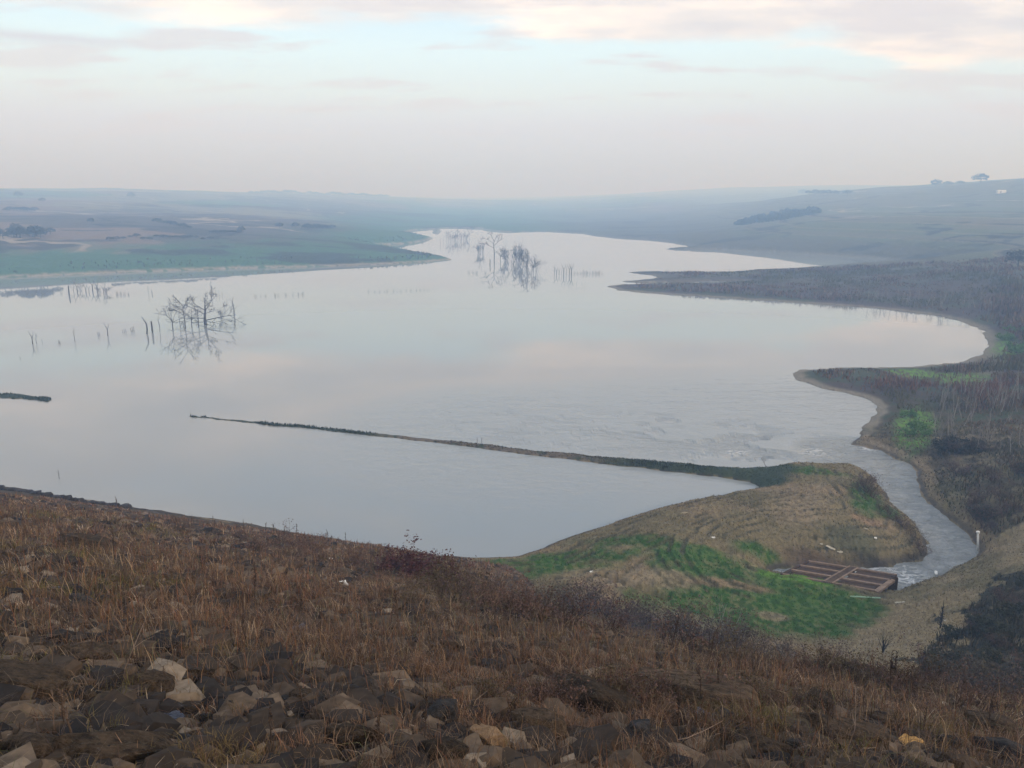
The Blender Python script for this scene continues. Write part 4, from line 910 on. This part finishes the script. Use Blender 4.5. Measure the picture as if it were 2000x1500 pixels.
# bramble hedge along the brow of the slope
for i in range(92):
    x = 820 + (i * 12.6 if i < 62 else rnd.uniform(0, 780)) + rnd.uniform(-10, 10)
    if i < 62: x = 820 + i * 19.5 + rnd.uniform(-10, 10); y0 = np.interp(x, [880, 1100, 1300, 1500, 1700, 2000], [1150, 1196, 1240, 1282, 1322, 1370]) + rnd.uniform(-14, 34)
    hp = np.interp(x, [880, 1100, 1300, 1420, 1500, 1700, 2000], [76, 76, 84, 80, 62, 62, 84]) * rnd.uniform(.7, 1.15)
    z_ = 'below the red bush' if x < 1150 else ('before the bright green grass' if x < 1580 else 'before the tan bank on the right')
    put_bush(x, y0, hp, rnd.choice(BB), 'bramble', 'tangled brown bramble in the hedge along the brow, ' + z_, 'brambles ' + z_, wide=1.35)
for x, y, h_ in ((1430, 1268, 84), (1470, 1278, 70), (1640, 1318, 84), (1870, 1350, 96), (1930, 1362, 84), (1810, 1342, 72)):
    put_bush(x, y, h_, BB[3 + (x // 10) % 2], 'bramble', {1430: 'taller dark bramble right of the pale twigs by the green grass', 1470: 'taller bramble before the pink soil patch', 1640: 'tall bramble standing out before the foot of the tan bank', 1870: 'tall dark olive bush under the shaded gully on the right', 1930: 'dark olive bush near the right edge under the gully', 1810: 'olive bush left of the tall dark one under the gully'}[x], wide=1.3)
for x, y in ((500, 1080), (560, 1092), (620, 1098), (690, 1108), (730, 1118), (940, 1160), (460, 1062), (650, 1120), (700, 1090), (760, 1110), (610, 1075), (550, 1070), (830, 1135), (890, 1150), (720, 1140), (580, 1110)):
    put_bush(x, y, rnd.uniform(30, 52), rnd.choice(BB[:3]), 'dry_shrub', 'low dry shrub on the slope left of the red bush', 'low dry shrubs left of the red bush', wide=1.6)
# pale twiggy shrubs
PT = [bush('pale_shrub', M_pale, 1, 11, 2, None, 0, 0, .7, (1, 3), .008) for _ in range(2)]
put_bush(1405, 1250, 110, PT[0], 'pale_shrub', 'pale grey twigs rising from the brambles before the green grass', wide=.9, cat='shrub')
put_bush(1340, 1235, 70, PT[1], 'pale_shrub', 'smaller pale twigs left of the tall pale grey ones', wide=.9, cat='shrub')
# scrub in the gully on the right, dark leaves standing in for shade
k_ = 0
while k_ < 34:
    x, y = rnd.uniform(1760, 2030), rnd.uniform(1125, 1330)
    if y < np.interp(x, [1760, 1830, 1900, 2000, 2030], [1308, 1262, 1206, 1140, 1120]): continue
    k_ += 1; put_bush(x, y, rnd.uniform(18, 36), rnd.choice(BD + BB), 'dark_shade_shrub', 'dark leafy shrub making up the shade of the gully at the right edge', 'dark shrubs as shade in the right gully', wide=1.5, cat='shrub')
# brown scrub on the left lip of the stream
for x, y, h_ in ((1690, 958, 42), (1698, 968, 40), (1708, 978, 32), (1725, 1000, 24), (1740, 1012, 22), (1758, 1026, 24), (1775, 1040, 26), (1790, 1058, 30), (1800, 1075, 32), (1803, 1090, 28), (1785, 1098, 22), (1748, 1022, 20), (1768, 1036, 24)):
    put_bush(x - 4, y - 6, h_, rnd.choice(BB), 'stream_bush', 'tall brown bush at the bend where the stream leaves the promontory' if x == 1690 else 'brown bush on the promontory lip above the stream', None if x == 1690 else 'bushes on the promontory lip', wide=1.3)
# green bushes on the right bank
for x, y, h_, lb in ((1778, 815, 26, 'bright green bush above the others on the right bank'), (1792, 838, 30, 'bright green bush at the centre of the green patch on the right bank'), (1775, 850, 22, 'bright green bush lowest on the right bank, near the stream mouth'), (1805, 850, 24, 'green bush at the right of the green patch on the right bank'),
                 (1965, 665, 26, 'green bush beside the end of the upper bay, left of two'), (1990, 690, 36, 'green bush beside the end of the upper bay at the right edge'), (1985, 650, 24, 'green bush above the others beside the upper bay')):
    put_bush(x, y, h_ * .62, rnd.choice(BG), 'green_bush', lb, wide=1.6)
for i in range(34):
    x, y = rnd.uniform(1835, 2000), rnd.uniform(870, 1040)
    if x < np.interp(y, [870, 940, 1040], [1780, 1830, 1915]): continue
    put_bush(x, y, rnd.uniform(18, 40), rnd.choice(BB + BB + BD[:1]), 'bank_shrub', 'dark tangled shrub on the steep right bank of the stream', 'shrubs on the right stream bank', wide=1.4, cat='shrub')

# ------------------------------------------------------------------ pale bare saplings
SAP = []
for i in range(5):
    mb = MB(); mb.tube([(0, 0, -.05), (.02, 0, .35), (-.02, .01, .7), (.01, 0, 1.0)], [.015, .013, .009, .005], 4)
    for z_ in (.2, .35, .45, .55, .65, .75): limb(mb, (0, 0, z_), rdir((0, 0, 1), rnd.uniform(.3, .7)), .32, .006, 2, (1, 3), (.3, .7), .12)
    SAP.append(mb.mesh('sapling', M_pale))
def saplings(n_, xr, yr, hr, label, group, keep=lambda x, y: True):
    k = 0
    while k < n_:
        x, y = rnd.uniform(*xr), rnd.uniform(*yr)
        if not keep(x, y): continue
        k += 1; P = at(x, y)[0]
        if np.isnan(P[0]) or P[2] < .15: continue
        s = rnd.uniform(*hr) / pxm(P); o = link('sapling', rnd.choice(SAP)); o.location = P; o.scale = (s, s, s); o.rotation_euler = (rnd.uniform(-.25, .25), rnd.uniform(-.25, .25), rnd.uniform(0, 6.28)); tag(o, label, 'sapling', group)
saplings(80, (1815, 2005), (765, 890), (14, 58), 'pale bare sapling in the thicket on the right bank', 'saplings on the right bank', lambda x, y: x > 1835 - (y - 770) * .1)
saplings(80, (1600, 2000), (578, 626), (12, 26), 'pale bare sapling in the stand on the mid right spit', 'saplings on the mid right spit', lambda x, y: y < 588 + (x - 1600) * .09)
saplings(36, (1460, 1800), (548, 575), (8, 15), 'small pale sapling on the far part of the right spit', 'saplings on the far part of the spit')

# dark tall weeds and young stems on the slope
WM = []
for i in range(4):
    mb = MB(); mb.tube([(0, 0, -.05), (.03, 0, .4), (.0, .02, .75), (.04, 0, 1.0)], [.012, .011, .009, .004], 4)
    for q in range(26):
        z_ = rnd.uniform(.45, 1.0); d = rdir((0, 0, 1), rnd.uniform(.4, 1.0)); mb.tube([Vector((.02, 0, z_)), Vector((.02, 0, z_)) + d * rnd.uniform(.03, .10)], [.010, .006], 3)
    WM.append(mb.mesh('weed_stalk', M_rockd if i == 9 else M_twig))
def stalk(px, py, hpx, label, group=None, me=None, name='weed_stalk', cat='weed', tilt=.15):
    P = at(px, py)[0]
    if np.isnan(P[0]): return
    s = hpx / pxm(P); o = link(name, me or rnd.choice(WM)); o.location = P; o.scale = (s, s, s); o.rotation_euler = (rnd.uniform(-tilt, tilt), rnd.uniform(-tilt, tilt), rnd.uniform(0, 6.28)); tag(o, label, cat, group)
for x, y, h_, l_ in ((466, 1118, 52, 'dark seeded weed stalk right of the round dry bush'), (784, 1270, 125, 'tall dark weed stalk standing clear at the centre of the slope'), (225, 1090, 62, 'leaning dark weed stalk beside the broad flat boulder'), (280, 1118, 36, 'dark stalk with leaf clump between flat boulder and round bush'), (1738, 1385, 120, 'tall black branching weed below the tan bank'),
                    (1835, 1222, 0, ''), (1925, 1450, 110, 'tall dark stalk near the rounded boulder at the right'), (500, 1190, 90, 'thin dark stalk on the left middle of the slope'), (880, 1250, 60, 'thin dark stalk right of the tallest one'), (15, 1120, 70, 'dark stalk at the left edge of the photo'), (150, 1480, 150, 'tall dark red stalk at the bottom left'), (750, 1490, 130, 'tall dark stalk at the bottom left of centre'), (1600, 1330, 60, 'dark stalk beside the pale rounded stone')):
    if h_: stalk(x, y, h_, l_)
for i in range(46):
    x, y = rnd.uniform(0, 2000), rnd.uniform(1090, 1480)
    if y < 1100 + .13 * x: continue
    stalk(x, y, rnd.uniform(40, 90) * (.5 + (y - 1000) / 500), 'thin brown weed stalk rising from the dead grass', 'thin weed stalks on the slope')
for i in range(26):
    x = rnd.uniform(230, 760); stalk(x, 1000 + (x - 250) * .155 + rnd.uniform(2, 14), rnd.uniform(12, 34), 'thin weed stalk outlined against the water on the left brow', 'stalks against the water')
FIR = MB(); FIR.tube([(0, 0, -.05), (.02, 0, .5), (0, 0, 1.0)], [.022, .016, .004], 5)
for q in range(34):
    z_ = rnd.uniform(.05, .7); a = rnd.uniform(0, 6.28); FIR.tube([(0, 0, z_), (math.cos(a) * .14 * (1 - z_), math.sin(a) * .14 * (1 - z_), z_ + .10)], [.012, .004], 3)
FIR = FIR.mesh('sapling', M_rockd)
stalk(1836, 1226, 62, 'slim dark sapling on the tan bank at the edge of the shaded gully', None, FIR, 'sapling', 'sapling', .03)
FIRB = MB()
for q in range(9): limb(FIRB, (0, 0, 0), rdir((0, 0, 1), rnd.uniform(.1, .45)), .7, .022, 1, (2, 3), (.3, .6), .1)
FIRB = FIRB.mesh('sapling', M_rockd)
stalk(1724, 1275, 44, 'small dark bushy sapling at the foot of the tan bank', None, FIRB, 'sapling', 'sapling', .03)

# ------------------------------------------------------------------ outlet grating over the stream
ZT = 1.15
gTL, gBL, gTR, gBR = (Vector((*lvl(*q, ZT), ZT)) for q in ((1580, 1097), (1528, 1123), (1752, 1124), (1708, 1155)))
root = link('outlet_platform', None); root.location = (gTL + gBR) / 2 - Vector((0, 0, ZT)); O = root.location
tag(root, 'brown timber outlet platform with rusty gratings and a plank walkway over the stream', 'platform')
def gp(u, v, dz=0.0): return gTL.lerp(gTR, u).lerp(gBL.lerp(gBR, u), v) - O + Vector((0, 0, dz))
def beam(name, a, b, w, h_, m, parent, mb=None):
    d = (b - a); ln = d.length; d.normalize(); s = d.cross(Vector((0, 0, 1))).normalized(); q = mb or MB(); q.box((a + b) / 2, d * ln / 2, s * w / 2, Vector((0, 0, h_ / 2)))
    return q if mb else link(name, q.mesh(name, m), parent)
for v in (0.012, .335, .665, .988): beam('beam', gp(0, v), gp(1, v), .20, .22, M_timber, root)
for (u0, u1) in ((.02, .455), (.585, .97)):
    for j in range(3):
        v0, v1 = (.03, .35, .68)[j], (.32, .65, .97)[j]; q = MB(); nb_ = 17
        for i in range(nb_): u = u0 + (u1 - u0) * (i + .5) / nb_; beam('', gp(u, v0, -.06), gp(u, v1, -.06), .13, .07, None, None, q)
        for vv in (.33, .66): beam('', gp(u0, v0 + (v1 - v0) * vv, -.125), gp(u1, v0 + (v1 - v0) * vv, -.125), .09, .05, None, None, q)
        link('grating', q.mesh('grating', M_bars), root)
wk = MB(); 
for i in range(4): beam('', gp(.475 + .025 * i + .0, -.03, .135), gp(.475 + .025 * i, 1.03, .135), .235, .05, None, None, wk)
link('walkway', wk.mesh('walkway', M_timber), root)
beam('end_beam', gp(1.02, .28, -.02), gp(1.02, 1.03, -.02), .34, .20, M_timber, root); beam('end_beam', gp(-.012, -.01, -.02), gp(-.012, 1.01, -.02), .14, .2, M_bars, root)
for (u, v) in ((1.02, 1.0), (1.02, .66), (1.02, .33), (.99, .02), (.5, 1.0), (0, 1.0), (0, 0), (.5, 0), (.75, 1.0), (.25, 1.0)):
    q = MB(); q.box(gp(u, v, -.75), Vector((.16, 0, 0)), Vector((0, .16, 0)), Vector((0, 0, .62))); link('pier', q.mesh('pier', M_bars), root)
q = MB(); q.box(gp(1.0, .18, -.3), (gp(1, .3) - gp(1, 0)) / 2, Vector((.06, 0, 0)), Vector((0, 0, .42))); link('side_board', q.mesh('side_board', M_bars), root)
q = MB(); q.box(gp(.5, 1.06, -.28), (gp(.98, 1) - gp(.02, 1)) / 2, Vector((.02, .09, 0)), Vector((0, 0, .2))); link('sill', q.mesh('sill', M_timber), root)

# marker pipe
P = at(1910, 1076)[0]; s = 42 / pxm(P); root = link('marker_post', None); root.location = P; root.rotation_euler = (0, -.14, 0); tag(root, 'white capped marker pipe standing on the tan bank above the stream', 'post')
mb = MB(); mb.tube([(0, 0, -.2), (0, 0, s * .92)], [.085, .085], 14); link('pipe', mb.mesh('pipe', M_white, True), root)
mb = MB(); mb.tube([(0, 0, s * .9), (0, 0, s * .93), (0, 0, s * .985), (0, 0, s)], [.12, .15, .15, .11], 14); link('cap', mb.mesh('cap', M_white), root)

# ------------------------------------------------------------------ litter and boards
def board(px, py, lpx, wm_, ang, label, name='board', m=None, cat='board', thick=.05, lift=.06, pitch=0):
    P = at(px, py)[0]; ln = lpx / pxm(P); q = MB(); k = 5
    for i in range(k): q.box((-ln / 2 + ln * (i + .5) / k, 0, .012 * math.sin(i * 1.9)), (ln / k / 2 + .002, 0, 0), (0, wm_ / 2 * (1 - .18 * (i in (0, k - 1))), 0), (0, 0, thick / 2 + .001 * i))
    o = link(name, q.mesh(name, m or M_cream)); o.location = P; nrm = slope_tilt(P); o.rotation_euler = (Matrix.Rotation(ang, 3, 'Z').to_euler()); o.rotation_euler[1] = pitch; o.location.z += lift; tag(o, label, cat)
board(1622, 1071, 18, .30, -.9, 'pale broken board lying on the promontory above the platform, longer of two', pitch=.12)
board(1640, 1079, 9, .40, .6, 'short pale broken board right of the longer one above the platform')
board(1691, 1034, 9, .12, -.8, 'thin pale stick of wood on the reddish soil by the stream'); board(1710, 1052, 6, .22, 1.2, 'small white scrap on the promontory left of the stream bend', 'scrap', M_white, 'litter')
board(1764, 1024, 9, .18, -.5, 'pale scrap near the bushes on the promontory lip', 'scrap', M_cream, 'litter'); board(1828, 1120, 15, .22, 1.1, 'white plank on the tan bank right of the platform', m=M_white)
board(1690, 1168, 56, .10, -.12, 'long pale green pole lying in the grass below the platform', 'pole', M_greenp, 'pole', .08); board(1757, 1178, 20, .16, .15, 'pale board lying low on the tan bank')
board(1845, 1214, 7, .2, .9, 'pale block at the edge of the shaded gully'); board(1604, 1064, 5, .2, 0, 'tiny pale scrap left of the longer broken board', 'scrap', M_cream, 'litter')
board(1393, 1051, 7, .2, .1, 'white scrap alone on the tan turf of the promontory', 'scrap', M_white, 'litter'); board(1155, 1118, 6, .18, .4, 'tiny white scrap by the crack in the turf', 'scrap', M_white, 'litter'); board(1336, 1003, 14, .08, .2, 'pale thin driftwood by the pond side of the promontory', 'driftwood', M_cream, 'driftwood')
def crumple(name, px, py, wpx, m, label, cat='litter', flat=.4, seed=0, asp=1.3):
    P = at(px, py)[0]; me = rock_mesh(name, 3, m, flat, 300 + seed, 16); co = np.array([v.co[:] for v in me.vertices]); nn = fbm(co[:, 0] * 4 + seed, co[:, 1] * 4 + co[:, 2] * 3, 3, 400 + seed) - .5
    co *= (1 + .7 * nn)[:, None]; me.vertices.foreach_set('co', co.astype(np.float32).ravel()); me.polygons.foreach_set('use_smooth', [False] * len(me.polygons)); me.update()
    s = wpx / pxm(P) * .55; o = link(name, me); o.location = P; o.location.z += s * .25; o.scale = (s * asp, s, s); o.rotation_euler = (0.3, 0, rnd.uniform(0, 6.28)); tag(o, label, cat)
for i, (x, y, w_, m, l_, nm) in enumerate(((478, 1290, 40, M_blue, 'crumpled blue grey plastic bag in the grass, lower left of the slope', 'plastic_bag'), (588, 1242, 36, M_blue, 'crumpled blue bag right of the lower left grass clump', 'plastic_bag'), (335, 1415, 40, M_blue, 'bright blue crumpled bag at the bottom left', 'plastic_bag'),
     (345, 1202, 22, M_blue, 'small blue bag scrap on the left middle of the slope', 'plastic_bag'), (105, 1152, 20, M_blue, 'tiny dark blue bag near the left edge', 'plastic_bag'), (1378, 1412, 46, M_blue, 'dark blue crumpled bag right of the pale leaning slab', 'plastic_bag'), (4, 1196, 26, M_white, 'white crumpled bag at the left edge of the photo', 'plastic_bag'), (235, 1437, 28, M_blue, 'pale blue bottle like scrap at the bottom left', 'plastic_bag'),
     (338, 1270, 11, M_cream, 'small cream cup in the grass above the rounded boulder', 'paper_cup'), (655, 1470, 24, M_white, 'white torn paper at the bottom left of centre', 'paper_scrap'), (572, 1413, 16, M_cream, 'folded cream scrap under the knobbly stone', 'paper_scrap'), (1780, 1460, 48, M_orange, 'torn orange yellow plastic on the rubble at the lower right', 'plastic_sheet'),
     (1848, 1382, 20, M_cream, 'pale round litter near the right end of the slope', 'paper_scrap'), (1372, 1378, 10, M_white, 'small white scrap on the notched slab', 'paper_scrap'), (1041, 1368, 10, M_white, 'small white scrap left of the pale leaning slab', 'paper_scrap'), (1568, 1300, 14, M_cream, 'cream scrap under the right hand brambles', 'paper_scrap'),
     (645, 1092, 8, M_white, 'tiny white scrap by the low dry shrubs', 'paper_scrap'), (1005, 1465, 9, M_white, 'tiny white scrap right of the ochre stone', 'paper_scrap'), (425, 1178, 16, M_cream, 'pale scrap pile at the left middle of the slope', 'paper_scrap'), (670, 1144, 20, M_white, 'white twisted litter below the low dry shrubs', 'paper_scrap'))):
    crumple(nm, x, y, w_, m, l_, 'bag' if nm == 'plastic_bag' else 'litter', .45, i)
mb = MB(); limb(mb, (0, 0, 0), (.7, .15, .25), 1.0, .009, 1, (1, 2)); mb = mb.mesh('stick', M_timber)
for x, y, l_ in ((1300, 1458, 'pale dead branch lying at the bottom centre right'), (1655, 1470, 'pale dead stick standing at the lower right'), (240, 1330, 'curved pale stem above the rounded boulder')):
    P = at(x, y)[0]; o = link('stick', mb); o.location = P; o.location.z += .05; o.rotation_euler = (0, -.9 if x != 1300 else 0, rnd.uniform(-.5, .5)); s = .55; o.scale = (s, s, s); tag(o, l_, 'stick')

# ------------------------------------------------------------------ far trees, hedges, hut
M_ftree = mat('far_twigs', m_noise((.035, .042, .036), (.065, .07, .058), .5, .9, 0, .2))
FT = []
for i in range(4):
    tr = MB(); tr.tube([(0, 0, -.1), (0, 0, .25), (.02, 0, .5)], [.035, .03, .02], 6)
    cr = MB()
    for q in range(520):
        a = rnd.uniform(0, 6.28); e = math.asin(rnd.uniform(-.35, 1)); rr = rnd.uniform(.55, 1) ** .6 * (1 + .22 * math.sin(a * 3 + i) + .15 * math.sin(e * 5 + 2 * i))
        c = Vector((math.cos(a) * math.cos(e) * .52 * rr, math.sin(a) * math.cos(e) * .52 * rr, .5 + math.sin(e) * .46 * rr)); x = rdir((0, 0, 1), rnd.uniform(.3, 1.6)) * rnd.uniform(.018, .045); y = x.cross(rdir((0, 1, 0), 1)).normalized() * x.length; cr.quad(c, x, y)
    FT.append((tr.mesh('trunk', M_ftree), cr.mesh('crown', M_ftree)))
def ftree(px, py, hpx, wide, label, group=None, name='tree', cat='tree', sink=0.0):
    P = at(px, py)[0]
    if np.isnan(P[0]): return
    s = hpx / pxm(P); t, c = rnd.choice(FT); o = link(name, t); o.location = P; o.location.z -= sink * s; o.scale = (s * wide, s * wide, s); o.rotation_euler = (0, 0, rnd.uniform(0, 6.28)); link('crown', c, o); tag(o, label, cat, group)
def skyline(px, lo=330, hi=450):
    ys = np.arange(lo, hi, 1.0); P = at(np.full(len(ys), px), ys); k = np.where(~np.isnan(P[:, 0]) & (np.hypot(P[:, 0], P[:, 1]) < 5000))[0]; return ys[k[0]] if len(k) else hi
ftree(1915, skyline(1915) + 4, 19, 1.35, 'largest dome shaped tree on the right hand skyline'); ftree(1827, skyline(1827) + 6, 16, 1.1, 'umbrella shaped tree left of the largest skyline tree'); ftree(1850, skyline(1850) + 5, 9, 1.8, 'low bush between the two skyline trees', name='hedge_bush', cat='bush'); ftree(1875, skyline(1875) + 5, 8, 1.8, 'low bush just left of the largest skyline tree', name='hedge_bush', cat='bush')
for x in (1568, 1580, 1592, 1604, 1616, 1630, 1655): ftree(x, 381, rnd.uniform(8, 12), 1.6, 'tree in the hazy row on the right hand ridge', 'hazy tree row on the right ridge')
for x, y, h_, l_ in ((36, 386, 12, 'small far tree alone near the left skyline'), (83, 395, 9, 'small far tree right of the one near the left skyline'), (257, 387, 11, 'far tree in mist above the left fields'), (178, 436, 10, 'dark round tree in the middle of the left fields'), (472, 453, 11, 'dark tree at the end of the left hedge'), (546, 446, 12, 'dark tree pair member left, above the peninsula'), (577, 446, 12, 'dark tree pair member right, above the peninsula'), (1988, 521, 34, 'dark dense tree at the right edge above the spit')):
    ftree(x, y, h_, 1.25, l_)
for i in range(14): x = rnd.uniform(-10, 100); ftree(x, 462 + rnd.uniform(-8, 3) + abs(x - 45) * .06, rnd.uniform(12, 24), 1.3, 'tree in the dark copse at the left edge of the hills', 'dark copse at the left')
for i in range(9): x = 12 + i * 7; ftree(x, 413 + rnd.uniform(-2, 2), rnd.uniform(6, 10), 1.5, 'tree in the faint upper copse at the left', 'faint upper copse at the left')
for i in range(12): x = 300 + i * 6.5; ftree(x, 433 + i * 1.2, rnd.uniform(5, 9), 1.6, 'bush in the slanting hedge of the left fields', 'slanting hedge in the left fields', 'hedge_bush', 'bush')
for i in range(10): x = 414 + i * 6; ftree(x, 455, rnd.uniform(4, 7), 1.8, 'bush in the level hedge left of the peninsula', 'level hedge left of the peninsula', 'hedge_bush', 'bush')
for i in range(10): x = 595 + i * 6; ftree(x, 447 + rnd.uniform(-1, 1), rnd.uniform(7, 11), 1.5, 'tree in the hazy clump above the peninsula', 'hazy clump above the peninsula')
for i in range(16): x = 215 + i * 13; ftree(x, 466 + rnd.uniform(-3, 4), rnd.uniform(4, 8), 1.9, 'low bush scattered above the left green shore', 'low bushes above the left shore', 'hedge_bush', 'bush')
for i in range(24): x = 490 + i * 11.5; ftree(x, skyline(x) + 2, rnd.uniform(4, 8), 2.2, 'tree in the long faint wood on the far centre skyline', 'faint wood on the far skyline')
# dark wood on the right hillside as one mass
cr = MB(); base = None
P0 = at(1515, 430)[0]
for i in range(190):
    t = rnd.random(); x = 1438 + t * 160; y = np.interp(t, [0, .5, 1], [440, 428, 416]) + rnd.uniform(-9, 5) * (1 - abs(t - .5)); P = at(x, y)[0]
    if np.isnan(P[0]): continue
    s = rnd.uniform(7, 12) / pxm(P); sc = Vector((s, s, s * .9))
    for q in range(70):
        a = rnd.uniform(0, 6.28); e = math.asin(rnd.uniform(-.3, 1)); rr = rnd.uniform(.5, 1) ** .5
        c = Vector(P) + Vector((math.cos(a) * math.cos(e) * .6 * s, math.sin(a) * math.cos(e) * .6 * s, .45 * s + math.sin(e) * .5 * s)) * rr; xx = rdir((0, 0, 1), rnd.uniform(.3, 1.6)) * s * .09; cr.quad(c, xx, xx.cross(rdir((0, 1, 0), 1)).normalized() * s * .09)
o = link('wood', cr.mesh('wood', M_ftree)); tag(o, 'dark wood along the slope of the right hand hill', 'wood', kind='stuff')
# white hut
P = at(1955, 377)[0]; u_ = 1 / pxm(P); root = link('farm_building', None); root.location = P; tag(root, 'small white farm building below the right hand skyline', 'building')
hw, hd, hh = 8 * u_, 3.5 * u_, 4.2 * u_
mb = MB(); mb.box((0, 0, hh / 2 - .3), (hw, 0, 0), (0, hd, 0), (0, 0, hh / 2 + .3)); link('wall', mb.mesh('wall', M_white), root)
mb = MB(); v = [(-hw - .3, -hd - .3, hh), (hw + .3, -hd - .3, hh), (hw + .3, hd + .3, hh), (-hw - .3, hd + .3, hh), (-hw - .3, 0, hh + 1.6 * u_), (hw + .3, 0, hh + 1.6 * u_)]; mb.v = v; mb.f = [(0, 1, 5, 4), (2, 3, 4, 5), (0, 4, 3), (1, 2, 5), (0, 3, 2, 1)]
link('roof', mb.mesh('roof', M_white), root)
mb = MB()
mb.box((-.35 * hw, -hd - .02, hh * .38), (.9 * u_, 0, 0), (0, .05, 0), (0, 0, hh * .38)); link('door', mb.mesh('door', M_bars), root)
